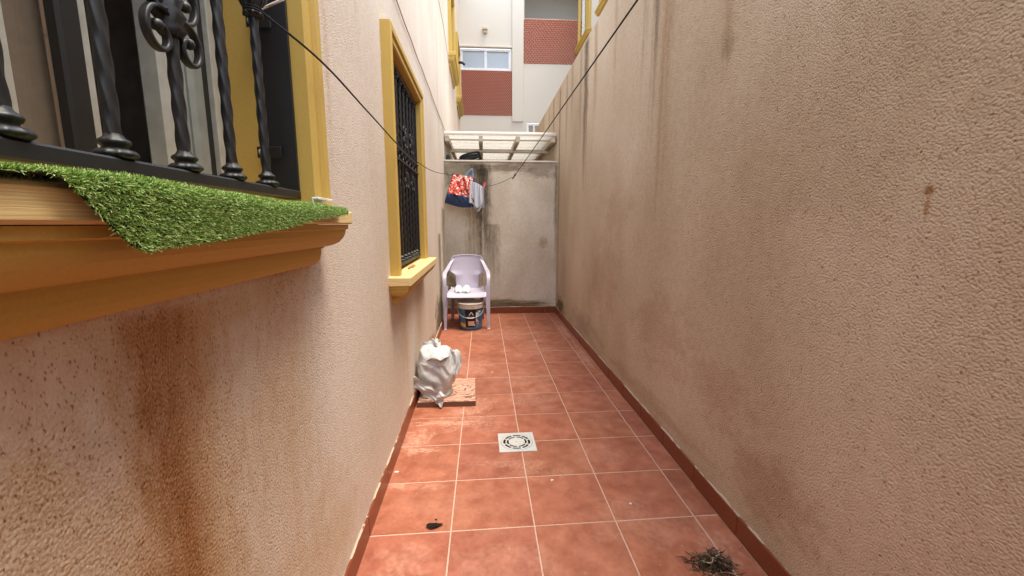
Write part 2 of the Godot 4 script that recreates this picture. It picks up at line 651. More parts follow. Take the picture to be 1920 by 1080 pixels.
	mat("mortar", lin(0.5, 0.41, 0.31), 0.95, 0.3, 9.0)
	mat("ochre", lin(0.52, 0.345, 0.083), 0.62, 0.4, 9.0)
	M.ochre.albedo_texture = faint
	# brushed ochre of the sill slabs: long brush strokes
	var bn := noise(111, 0.02, 4)
	var br := PackedByteArray()
	br.resize(512 * 256)
	for j in 256:
		for i in 512:
			br[j * 512 + i] = int(clampf(228 + 50 * bn.get_noise_2d(i * 0.35, j * 14.0), 120, 255))
	var bs := StandardMaterial3D.new()
	bs.resource_name = "brushed_ochre"
	bs.albedo_color = lin(0.88, 0.66, 0.3)
	bs.albedo_texture = gray(br, 512, 256)
	bs.heightmap_enabled = true
	bs.heightmap_texture = bs.albedo_texture
	bs.heightmap_scale = 0.08
	bs.roughness = 0.55
	M["brushed"] = bs
	mat("iron", lin(0.009, 0.009, 0.011), 0.46, 0.5, 6.0)
	mat("alu", lin(0.5, 0.49, 0.44), 0.4, 0.5, 1.0)
	mat("alu_grey", lin(0.32, 0.34, 0.32), 0.4, 0.5, 1.0)
	mat("black_alu", lin(0.015, 0.015, 0.016), 0.4, 0.5, 1.0)
	mat("white_pvc", lin(0.82, 0.83, 0.85), 0.35, 0.5, 1.0)
	mat("room", lin(0.42, 0.34, 0.29), 0.9, 0.3, 1.0)
	mat("curtain", lin(0.78, 0.72, 0.6), 0.9, 0.3, 4.0)
	var gl := StandardMaterial3D.new()
	gl.resource_name = "glass"
	gl.albedo_color = Color(0.84, 0.76, 0.68, 0.12)
	gl.transparency = BaseMaterial3D.TRANSPARENCY_ALPHA
	gl.roughness = 0.03
	gl.metallic = 0.45
	M["glass"] = gl
	mat("lamp_beige", lin(0.6, 0.5, 0.36), 0.7, 0.4, 4.0)
	mat("frosted", lin(0.42, 0.47, 0.53), 0.25, 0.6, 12.0)
	mat("brick", lin(0.66, 0.2, 0.125), 0.9, 0.3, 2.5)
	mat("wood", lin(0.62, 0.54, 0.43), 0.8, 0.4, 6.0)
	var sh := mat("sheet", lin(0.9, 0.88, 0.84), 0.5, 0.4, 2.0)
	sh.transparency = BaseMaterial3D.TRANSPARENCY_ALPHA
	sh.albedo_color.a = 0.55
	sh.backlight_enabled = true
	sh.backlight = Color(1, 1, 1)
	mat("coping", lin(0.7, 0.62, 0.52), 0.9, 0.3, 5.0)
	mat("rubber", lin(0.012, 0.012, 0.013), 0.6, 0.4, 4.0)
	mat("concrete", lin(0.42, 0.39, 0.35), 0.95, 0.3, 1.0)
	mat("cord", lin(0.03, 0.028, 0.035), 0.8, 0.3, 0.0)
	mat("cable_brown", lin(0.36, 0.19, 0.13), 0.8, 0.3, 0.0)
	mat("cable_grey", lin(0.42, 0.38, 0.35), 0.8, 0.3, 0.0)

func floor_dust() -> Image:
	# lime and dust smears on the tiles: x from -0.46 to 0.97, z from 1.9 (row 0) to -5.6
	var w := 512
	var h := 2048
	var im := Image.create(w, h, false, Image.FORMAT_RGBA8)
	im.fill(Color(0.82, 0.65, 0.55, 0.0))
	var fine := noise(121, 0.09, 3)
	var slow := noise(122, 1.0, 3)
	# x, z, rx, rz, amount, 0 = film / 1 = dried rims
	for d in [[-0.22, -2.4, 0.22, 0.05, 0.9, 0], [-0.38, -2.2, 0.1, 0.17, 0.55, 0], [-0.33, -2.1, 0.1, 0.035, 0.8, 0], [-0.02, -2.66, 0.09, 0.11, 0.9, 1], [-0.12, -2.55, 0.13, 0.07, 0.6, 0],
			[-0.12, -2.42, 0.2, 0.12, 0.7, 1], [0.02, -2.35, 0.1, 0.1, 0.5, 1], [0.2, -1.9, 0.09, 0.09, 0.55, 1], [0.08, -1.95, 0.2, 0.05, 0.3, 0], [0.36, -1.85, 0.06, 0.04, 0.5, 1],
			[0.7, -2.35, 0.06, 0.08, 0.5, 1], [-0.4, -1.8, 0.06, 0.03, 0.6, 0], [-0.28, -1.78, 0.15, 0.03, 0.35, 0], [0.9, -4.6, 0.05, 0.55, 0.5, 0], [0.9, -3.6, 0.05, 0.5, 0.4, 0],
			[-0.1, -3.4, 0.25, 0.3, 0.3, 0], [0.3, -3.1, 0.35, 0.25, 0.25, 0], [0.5, -3.8, 0.4, 0.3, 0.25, 0], [0.3, -4.4, 0.5, 0.4, 0.22, 0], [0.6, -1.5, 0.25, 0.2, 0.22, 0], [0.85, -1.35, 0.1, 0.15, 0.35, 0],
			[0.05, -1.3, 0.3, 0.2, 0.22, 0], [-0.3, -1.35, 0.12, 0.12, 0.3, 0], [0.3, -2.7, 0.25, 0.2, 0.25, 0], [-0.3, -3.6, 0.15, 0.4, 0.25, 0], [0.6, -2.0, 0.2, 0.15, 0.2, 0], [-0.15, -1.65, 0.3, 0.15, 0.15, 0]]:
		for j in range(int((1.9 - d[1] - d[3] * 1.3) / 7.5 * h), int((1.9 - d[1] + d[3] * 1.3) / 7.5 * h)):
			for i in range(maxi(0, int((d[0] - d[2] * 1.3 + 0.46) / 1.43 * w)), mini(w, int((d[0] + d[2] * 1.3 + 0.46) / 1.43 * w))):
				var du: float = ((i + 0.5) / w * 1.43 - 0.46 - d[0]) / d[2]
				var dv: float = (1.9 - (j + 0.5) / h * 7.5 - d[1]) / d[3]
				var r: float = sqrt(du * du + dv * dv) + slow.get_noise_2d(du * 1.5 + d[0] * 30.0, dv * 1.5) * 0.7
				var a := 0.0
				if d[5] == 0:
					a = (1.0 - sm(0.3, 1.0, r)) * (0.55 + 0.7 * fine.get_noise_2d(i, j * 1.3))
				else:
					a = (1.0 - sm(0.7, 1.05, r)) * (0.16 + pow(maxf(0.0, 1.0 - absf(sin(r * 9.0 + slow.get_noise_2d(du * 3.0, dv * 3.0) * 3.0)) * 1.9), 1.5)) * (0.7 + 0.6 * fine.get_noise_2d(i * 1.6, j * 2.0))
				a = clampf(a * d[4], 0.0, 0.6)
				var o := im.get_pixel(i, j)
				o.a = maxf(o.a, a)
				im.set_pixel(i, j, o)
	# loose pale specks
	for q in 900:
		var x := rng.randi_range(2, w - 3)
		var y := rng.randi_range(int(2.4 / 7.5 * h), h - 4)
		var al := rng.randf_range(0.15, 0.6)
		im.set_pixel(x, y, Color(0.92, 0.8, 0.7, al))
		if rng.randf() < 0.3:
			im.set_pixel(x + 1, y, Color(0.92, 0.8, 0.7, al * 0.7))
	return im

# ---------------------------------------------------------------- ground and tiled floor
func build_ground() -> void:
	var b := MB.new()
	b.quad(Vector3(-60, -0.06, 40), Vector3(60, -0.06, 40), Vector3(60, -0.06, -80), Vector3(-60, -0.06, -80))
	var o := put(b.mesh(), "ground", M.concrete, self)
	o.set_meta("kind", "structure")

func build_floor() -> void:
	var fl := Node3D.new()
	fl.name = "courtyard_floor"
	add_child(fl)
	fl.set_meta("kind", "structure")
	var g := MB.new()
	g.box(Vector3(-0.52, -0.05, -5.56), Vector3(0.975, -0.0016, 1.92))
	part(g, "grout", M.grout, fl)
	var xs := [-0.4455, -0.1385, 0.1925, 0.5235, 0.8545, 0.957]
	var shear := -0.019
	var gap := 0.0058
	for r in range(-11, 13):
		for c in 5:
			var x0: float = xs[c] + (gap * 0.5 if c > 0 else 0.0)
			var x1: float = xs[c + 1] - (gap * 0.5 if c < 4 else 0.0)
			if c == 0:
				x0 -= 0.0083 * maxf(0.0, 0.33 * (r + 4)) * 1.1
			var za := -1.492 - 0.3285 * r - gap * 0.5
			var zb := za - 0.3285 + gap
			if za < -5.52:
				continue
			var b := MB.new()
			var t := rng.randf_range(0.9, 1.08)
			b.tint = Color(t, t * rng.randf_range(0.95, 1.03), t * rng.randf_range(0.93, 1.05))
			var o := Vector2(rng.randf(), rng.randf())
			var turn := rng.randi_range(0, 3) * PI / 2.0
			var lift := rng.randf_range(-0.0004, 0.0004)
			var zc := (za + zb) / 2.0
			var at := func(x: float, z: float, y: float) -> Vector3:
				var zz: float = maxf(z + shear * (x + 0.137), -5.528)
				return Vector3(x, y + lift, zz)
			var pv := func(x: float, z: float, y: float) -> int:
				var q: Vector3 = at.call(x, z, y)
				return b.p(q, o + Vector2(x, z).rotated(turn) / 1.3, Vector2((q.x + 0.46) / 1.43, (1.9 - q.z) / 7.5))
			var e := 0.002
			var top := [pv.call(x0 + e, za - e, 0.0), pv.call(x1 - e, za - e, 0.0), pv.call(x1 - e, zb + e, 0.0), pv.call(x0 + e, zb + e, 0.0)]
			var rim := [pv.call(x0, za, -0.0012), pv.call(x1, za, -0.0012), pv.call(x1, zb, -0.0012), pv.call(x0, zb, -0.0012)]
			var low := [pv.call(x0, za, -0.008), pv.call(x1, za, -0.008), pv.call(x1, zb, -0.008), pv.call(x0, zb, -0.008)]
			b.quad_i(top[0], top[1], top[2], top[3])
			for k in 4:
				var k2 := (k + 1) % 4
				b.quad_i(rim[k], rim[k2], top[k2], top[k])
				b.quad_i(low[k], low[k2], rim[k2], rim[k])
			part(b, "tile", M.tile, fl)
			if zc > 10.0:
				pass

# a row of skirting tiles with a ragged mortar line above it, along +x of a given frame
func skirting(parent: Node3D, frame: Transform3D, length: float, first: float) -> void:
	var a := 0.0
	var nxt := first
	while a < length - 0.01:
		var e := minf(nxt, length)
		var b := MB.new()
		b.xf = frame
		b.cbox(Vector3(a + 0.001, 0.001, 0.0), Vector3(e - 0.001, 0.088 + rng.randf_range(-0.001, 0.001), 0.0098 + rng.randf_range(-0.0006, 0.0006)), 0.0025)
		part(b, "skirting_tile", M.skirting, parent)
		a = e
		nxt = e + 0.331
	var m := MB.new()
	m.xf = frame
	var n := noise(rng.randi() % 1000, 3.5, 4)
	var steps := int(length / 0.012)
	var prev := []
	for i in steps + 1:
		var x := length * i / steps
		var q := n.get_noise_2d(x, 0.0)
		var hh := 0.0865 + 0.013 * maxf(0.0, q + 0.05) + 0.006 * maxf(0.0, n.get_noise_2d(x * 8.0, 9.0))
		var dep := 0.0075 + 0.002 * n.get_noise_2d(x * 5.0, 4.0)
		var row := [Vector3(x, 0.084, dep), Vector3(x, (0.088 + hh) * 0.5, dep), Vector3(x, hh, 0.0)]
		if i > 0:
			for k in 2:
				m.quad(prev[k], row[k], row[k + 1], prev[k + 1])
		prev = row
	part(m, "mortar_line", M.mortar, parent)

# ---------------------------------------------------------------- the house on the left
func surround(parent: Node3D, sa: float, sb: float, y0: float, yt: float, m: Material) -> void:
	var prof := [[0.0, -0.006], [0.0, 0.034], [0.006, 0.041], [0.022, 0.0425], [0.026, 0.037], [0.036, 0.037], [0.04, 0.0495], [0.066, 0.05], [0.071, 0.045], [0.071, -0.002]]
	var b := MB.new()
	for i in prof.size() - 1:
		var ring := []
		for q in [prof[i], prof[i + 1]]:
			var d: float = q[0]
			var f: float = q[1]
			ring.append([H(sa - d, y0, f), H(sa - d, yt + d, f), H(sb + d, yt + d, f), H(sb + d, y0, f)])
		for k in 3:
			b.quad(ring[0][k + 1], ring[0][k], ring[1][k], ring[1][k + 1])
	for e in [[sa, -1.0], [sb, 1.0]]:
		b.quad_out(H(e[0], y0 + 0.0001, 0.0), H(e[0], y0 + 0.0001, 0.036), H(e[0] + e[1] * 0.07, y0 + 0.0001, 0.048), H(e[0] + e[1] * 0.07, y0 + 0.0001, 0.0), H(e[0], y0 + 1.0, 0))
	part(b, "window_surround", m, parent)

func sill(parent: Node3D, sa: float, sb: float, top: float, p0: float, slab: float, drop: float, m: Material, sm_: Material) -> void:
	# slab
	var hold := Node3D.new()
	hold.name = "window_sill"
	parent.add_child(hold, true)
	var b := MB.new()
	var e := 0.004
	var lv := [[top - slab, p0 - e], [top - slab + e, p0], [top - e, p0], [top, p0 - e]]
	var rec := func(q) -> Array:
		var pp: float = q[1]
		return [H(sa - pp, q[0], 0.0), H(sa - pp, q[0], pp), H(sb + pp, q[0], pp), H(sb + pp, q[0], 0.0)]
	for i in lv.size() - 1:
		var r0: Array = rec.call(lv[i])
		var r1: Array = rec.call(lv[i + 1])
		for k in 3:
			var len_: float = (r0[k + 1] - r0[k]).length()
			var a := b.p(r0[k], Vector2(0.0, 1.0 - i * 0.33))
			var c := b.p(r0[k + 1], Vector2(len_ * 1.6, 1.0 - i * 0.33))
			var d := b.p(r1[k + 1], Vector2(len_ * 1.6, 1.0 - (i + 1) * 0.33))
			var f := b.p(r1[k], Vector2(0.0, 1.0 - (i + 1) * 0.33))
			b.quad_i(a, c, d, f)
	var t: Array = rec.call(lv[3])
	b.quad_out(t[0], t[1], t[2], t[3], H((sa + sb) / 2.0, top - 0.02, p0 * 0.5))
	var u: Array = rec.call(lv[0])
	b.quad_out(u[0], u[1], u[2], u[3], H((sa + sb) / 2.0, top, p0 * 0.5))
	part(b, "sill_slab", sm_, hold)
	# moulding under it
	var g := MB.new()
	var y := top - slab
	var prof := [[y - 0.001, p0 * 0.9], [y - drop * 0.12, p0 * 0.9]]
	for i in 7:      # cove
		var an := PI / 2.0 * i / 6.0
		prof.append([y - drop * (0.14 + 0.42 * sin(an)), p0 * (0.36 + 0.48 * cos(an))])
	prof.append([y - drop * 0.6, p0 * 0.36])
	prof.append([y - drop * 0.605, p0 * 0.3])
	for i in 6:
		var an := PI / 2.0 * i / 5.0
		prof.append([y - drop * (0.64 + 0.36 * sin(an)), p0 * (0.12 + 0.18 * cos(an))])
	for i in prof.size() - 1:
		var r0: Array = rec.call(prof[i + 1])
		var r1: Array = rec.call(prof[i])
		for k in 3:
			g.quad(r0[k], r0[k + 1], r1[k + 1], r1[k])
	var bt: Array = rec.call(prof[prof.size() - 1])
	g.quad_out(bt[0], bt[1], bt[2], bt[3], H((sa + sb) / 2.0, top, p0 * 0.5))
	var tp: Array = rec.call(prof[0])
	g.quad_out(tp[0], tp[1], tp[2], tp[3], H((sa + sb) / 2.0, y - drop, p0 * 0.5))
	part(g, "moulding", m, hold)

# the lining of an opening and a dark room behind it
func recess(parent: Node3D, r: Rect2, deep: float, m: Material, room_deep: float) -> void:
	var b := MB.new()
	var s0 := r.position.x
	var s1 := r.end.x
	var y0 := r.position.y
	var y1 := r.end.y
	var mid := H((s0 + s1) / 2.0, (y0 + y1) / 2.0, -deep / 2.0)
	for q in [[s0, y0, s0, y1], [s1, y0, s1, y1], [s0, y0, s1, y0], [s0, y1, s1, y1]]:
		var a := H(q[0], q[1], 0.0)
		var c := H(q[2], q[3], 0.0)
		var d := H(q[2], q[3], -deep)
		var e := H(q[0], q[1], -deep)
		if (c - a).cross(e - a).dot(mid - a) > 0.0:
			b.quad(a, c, d, e)
		else:
			b.quad(e, d, c, a)
	part(b, "window_reveal", m, parent)
	var k := MB.new()
	k.box(H(s1 + 0.8, y0 - 0.8, -deep - room_deep), H(s0 - 0.8, y1 + 0.3, -deep - room_deep - 0.05))
	k.box(H(s1 + 0.85, y0 - 0.8, -deep - 0.06), H(s1 + 0.8, y1 + 0.3, -deep - room_deep))
	k.box(H(s0 - 0.8, y0 - 0.8, -deep - 0.06), H(s0 - 0.85, y1 + 0.3, -deep - room_deep))
	k.box(H(s1 + 0.8, y1 + 0.3, -deep - 0.06), H(s0 - 0.8, y1 + 0.35, -deep - room_deep))
	k.box(H(s1 + 0.8, y0 - 0.85, -deep - 0.06), H(s0 - 0.8, y0 - 0.8, -deep - room_deep))
	# inner leaf of the wall round the opening
	k.box(H(s1 + 0.85, y0 - 0.85, -deep - 0.06), H(s1, y1 + 0.35, -deep + 0.001))
	k.box(H(s0, y0 - 0.85, -deep - 0.06), H(s0 - 0.85, y1 + 0.35, -deep + 0.001))
	k.box(H(s1, y1, -deep - 0.06), H(s0, y1 + 0.35, -deep + 0.001))
	k.box(H(s1, y0 - 0.85, -deep - 0.06), H(s0, y0, -deep + 0.001))
	part(k, "room_walls", M.room, parent)

func bar_box(b: MB, s0: float, s1: float, y0: float, y1: float, f0: float, f1: float, ch := 0.002) -> void:
	b.cbox(Vector3(minf(f0, f1), y0, -maxf(s0, s1)), Vector3(maxf(f0, f1), y1, -minf(s0, s1)), ch)

func window_leaf(parent: Node3D, called: String, s0: float, s1: float, y0: float, y1: float, off: float, wide: float, m: Material, glass: Material) -> void:
	var b := MB.new()
	bar_box(b, s0, s0 + wide, y0, y1, off - 0.03, off)
	bar_box(b, s1 - wide, s1, y0, y1, off - 0.03, off)
	bar_box(b, s0 + wide, s1 - wide, y0, y0 + wide, off - 0.03, off)
	bar_box(b, s0 + wide, s1 - wide, y1 - wide, y1, off - 0.03, off)
	var f := part(b, called, m, parent)
	var g := MB.new()
	g.quad(H(s0 + wide, y0 + wide, off - 0.015), H(s1 - wide, y0 + wide, off - 0.015), H(s1 - wide, y1 - wide, off - 0.015), H(s0 + wide, y1 - wide, off - 0.015))
	part(g, "pane", glass, f)

func build_house() -> void:
	var h := on_house("townhouse", "pink-beige stucco house front with ochre window trim along the left side", "house")
	var w1 := Rect2(0.11, 1.19, 0.99, 1.1)
	var w2 := Rect2(2.17, 0.9, 0.99, 1.14)
	var u1 := Rect2(7.0, 3.78, 1.0, 1.15)
	var u2 := Rect2(9.2, 3.78, 1.0, 1.15)
	var b := MB.new()
	# near part cut to one storey for more sky light, with an added terrace on top
	wall_face(b, -2.4, 10.9, 0.0, 6.6, [w1, w2, u1, u2, Rect2(-2.5, 3.3, 6.85, 3.5)], func(s, y): return H(s, y, 0.0), Vector3.RIGHT, house_map)
	part(b, "wall", M.house_render, h)
	var k := MB.new()
	k.box(H(10.9, 6.6, -5.0), H(4.35, 6.8, 0.08))
	part(k, "roof", M.plain_render, h)
	var tr := MB.new()
	tr.box(H(4.349, 3.0, -5.0), H(-2.4, 3.1, -0.15))
	tr.box(H(4.349, 3.1, -0.15), H(-2.4, 3.3, -0.002))
	part(tr, "unseen_terrace", M.plain_render, h)  # unseen, kept low to open the sky over the courtyard
	var bw := MB.new()
	bw.box(H(10.9, 0.0, -5.2), H(-2.4, 3.0, -5.0))
	bw.box(H(4.5, 3.1, -5.0), H(4.352, 6.59, -0.002))
	part(bw, "inner_wall", M.plain_render, h)
	# near window
	surround(h, 0.11, 1.10, 1.2235, 2.29, M.ochre)
	sill(h, 0.1, 1.107, 1.2235, 0.093, 0.034, 0.104, M.ochre, M.brushed)
	recess(h, Rect2(0.11, 1.2235, 0.99, 1.066), 0.165, M.ochre, 3.2)
	var f := MB.new()
	bar_box(f, 1.055, 1.099, 1.224, 2.289, -0.2, -0.155)
	bar_box(f, 0.111, 0.15, 1.224, 2.289, -0.2, -0.155)
	bar_box(f, 0.15, 1.055, 1.224, 1.243, -0.2, -0.155)
	bar_box(f, 0.15, 1.055, 2.25, 2.289, -0.2, -0.155)
	part(f, "window_frame", M.alu, h)
	var gk := MB.new()
	bar_box(gk, 1.031, 1.0545, 1.244, 2.249, -0.2, -0.166)
	part(gk, "gasket", M.black_alu, h)
	window_leaf(h, "sash", 0.16, 0.765, 1.25, 2.245, -0.172, 0.028, M.alu, M.glass)
	var st := MB.new()
	bar_box(st, 0.69, 0.728, 1.25, 2.245, -0.171, -0.150, 0.004)
	part(st, "sash_stile", M.black_alu, h)
	var s2 := MB.new()
	bar_box(s2, 0.895, 0.935, 1.25, 2.245, -0.2, -0.158, 0.006)
	bar_box(s2, 0.935, 0.945, 1.25, 2.245, -0.2, -0.175)
	part(s2, "sash_stile", M.alu, h)
	var s3 := MB.new()
	bar_box(s3, 0.946, 0.985, 1.25, 2.245, -0.2, -0.168, 0.006)
	bar_box(s3, 0.985, 1.03, 1.25, 2.245, -0.2, -0.159, 0.008)
	part(s3, "sash_stile", M.alu_grey, h)
	for e in [0.578, 0.612]:  # pale strips added before the glass, standing in for the lit curtain
		var curtain_strip := MB.new()
		bar_box(curtain_strip, e, e + 0.014, 1.25, 2.245, -0.171, -0.158, 0.003)
		part(curtain_strip, "sash_stile", M.alu, h)
	# curtain folds behind the glass
	var cu := MB.new()
	cu.shell(60, 2, func(u, v): return H(0.17 + 0.42 * u, 1.1 + 1.3 * v, -0.225 + 0.012 * sin(u * 46.0) + 0.006 * sin(u * 19.0 + 1.0)), 0.002)
	part(cu, "curtain", M.curtain, h)
	# second window
	surround(h, 2.17, 3.16, 0.935, 2.04, M.ochre)
	sill(h, 2.15, 3.18, 0.934, 0.108, 0.045, 0.105, M.ochre, M.brushed)
	recess(h, Rect2(2.17, 0.935, 0.99, 1.105), 0.165, M.ochre, 3.0)
	window_leaf(h, "sash", 2.171, 2.68, 0.94, 2.035, -0.172, 0.04, M.alu, M.glass)
	window_leaf(h, "sash", 2.65, 3.159, 0.94, 2.035, -0.204, 0.04, M.alu, M.glass)
	# upstairs windows
	for r: Rect2 in [u1, u2]:
		surround(h, r.position.x, r.end.x, 3.78, 4.93, M.ochre)
		sill(h, r.position.x - 0.02, r.end.x + 0.02, 3.779, 0.11, 0.05, 0.14, M.ochre, M.ochre)
		recess(h, r, 0.165, M.ochre, 0.8)
		window_leaf(h, "sash", r.position.x + 0.002, r.end.x - 0.002, 3.785, 4.925, -0.172, 0.05, M.white_pvc, M.glass)
	var fr := Transform3D(Basis(Vector3(0, 0, -1), Vector3.UP, Vector3(1, 0, 0)), H(-2.0, 0, 0))
	skirting(h, fr, 7.52, 0.5 + 0.331)
	# little spout on the far facade edge
	var lp := MB.new()
	lp.tube([H(9.9, 4.7, 0.02), H(9.9, 4.7, 0.1), H(9.9, 4.66, 0.16)], 0.03, 10)
	part(lp, "wall_lamp", M.iron, h)  # the iron spout, not a lamp
	# cables clipped along the wall
	var c := on_house("facade_cable", "thin brown cable running level along the left house wall above the second window", "cable")
	var q := MB.new()
	var pts := []
	for i in 60:
		var s := -2.3 + i * 0.14
		pts.append(H(s, 2.385 + 0.004 * sin(i * 1.7) + 0.003 * sin(i * 0.6), 0.008))
	q.tube(pts, 0.0035, 6)
	part(q, "sheath", M.cable_brown, c)
	var d := on_house("facade_cable", "thin grey cable high on the left house wall below the upstairs window", "cable")
	var q2 := MB.new()
	q2.tube([H(-2.3, 3.7, 0.006), H(2.0, 3.71, 0.006), H(6.0, 3.73, 0.006), H(6.9, 3.6, 0.006)], 0.003, 6)
	part(q2, "sheath", M.cable_grey, d)

# ---------------------------------------------------------------- boundary, back and end walls
func build_boundary_walls() -> void:
	var w := thing("boundary_wall", "tall rough beige stucco wall with dark rain streaks along the right side", "wall")
	var b := MB.new()
	wall_face(b, -1.9, 10.8, 0.0, 2.87, [], func(s, y): return Vector3(0.967, y, -s), Vector3.LEFT, wall_map)
	part(b, "render", M.boundary_render, w)
	var k := MB.new()
	k.box(Vector3(0.969, 0, -10.8), Vector3(1.13, 2.868, 1.9))
	k.box(Vector3(0.9672, 2.8685, -10.8), Vector3(1.13, 2.872, 1.9))
	part(k, "core", M.plain_render, w)
	skirting(w, Transform3D(Basis(Vector3(0, 0, 1), Vector3.UP, Vector3(-1, 0, 0)), Vector3(0.967, 0, -5.53)), 7.42, 0.17)

	var e := thing("back_wall", "stained beige wall closing the far end of the courtyard behind the chair", "wall")
	var f := MB.new()
	wall_face(f, 0.0, 1.62, 0.0, 1.97, [], func(s, y): return Vector3(s - 0.6, y, -5.53), Vector3.BACK)
	part(f, "render", M.back_render, e)
	var c := MB.new()
	c.box(Vector3(-0.6, 0, -5.66), Vector3(0.967, 1.968, -5.532))
	part(c, "core", M.plain_render, e)
	var cp := MB.new()
	cp.cbox(Vector3(-0.488, 1.9705, -5.67), Vector3(0.965, 1.992, -5.515), 0.004)
	part(cp, "coping", M.coping, e)
	skirting(e, Transform3D(Basis(Vector3(1, 0, 0), Vector3.UP, Vector3(0, 0, 1)), Vector3(-0.478, 0, -5.53)), 1.434, 0.3)

	var q := thing("end_wall", "beige stucco wall behind the viewer closing the courtyard", "wall")
	var g := MB.new()
	wall_face(g, -0.6, 0.967, 0.0, 2.2, [], func(s, y): return Vector3(s, y, 1.9), Vector3.FORWARD)
	part(g, "render", M.plain_render, q)
	var gc := MB.new()
	gc.box(Vector3(-0.6, 0, 1.902), Vector3(0.967, 2.2, 2.05))
	part(gc, "core", M.plain_render, q)

# ---------------------------------------------------------------- buildings beyond
# pierced brickwork: waves of clay strips that meet and part, on a pale ground
func lattice(parent: Node3D, x0: float, x1: float, y0: float, y1: float, z: float) -> void:
	var b := MB.new()
	var nx := 24
	var pitch := (x1 - x0) / nx
	var ny := int(round((y1 - y0) / (pitch * 0.62)))
	var dy := (y1 - y0) / ny
	for r in ny:
		var yc := y0 + dy * (r + 0.5)
		var ph := 1.0 if r % 2 == 0 else -1.0
		var pv := []
		b.tint = Color(1, 1, 1) * rng.randf_range(0.85, 1.1)
		for i in nx * 4 + 1:
			var x := x0 + pitch * i / 4.0
			var s := ph * sin(TAU * i / 4.0) * dy * 0.32
			var t := dy * 0.15
			var row := [Vector3(x, yc + s - t, z), Vector3(x, yc + s + t, z), Vector3(x, yc + s + t, z - 0.03), Vector3(x, yc + s - t, z - 0.03)]
			if i > 0:
				b.quad(pv[0], row[0], row[1], pv[1])
				b.quad(pv[1], row[1], row[2], pv[2])
				b.quad(pv[3], row[3], row[0], pv[0])
			pv = row
	part(b, "brick_lattice", M.brick, parent, "stuff")

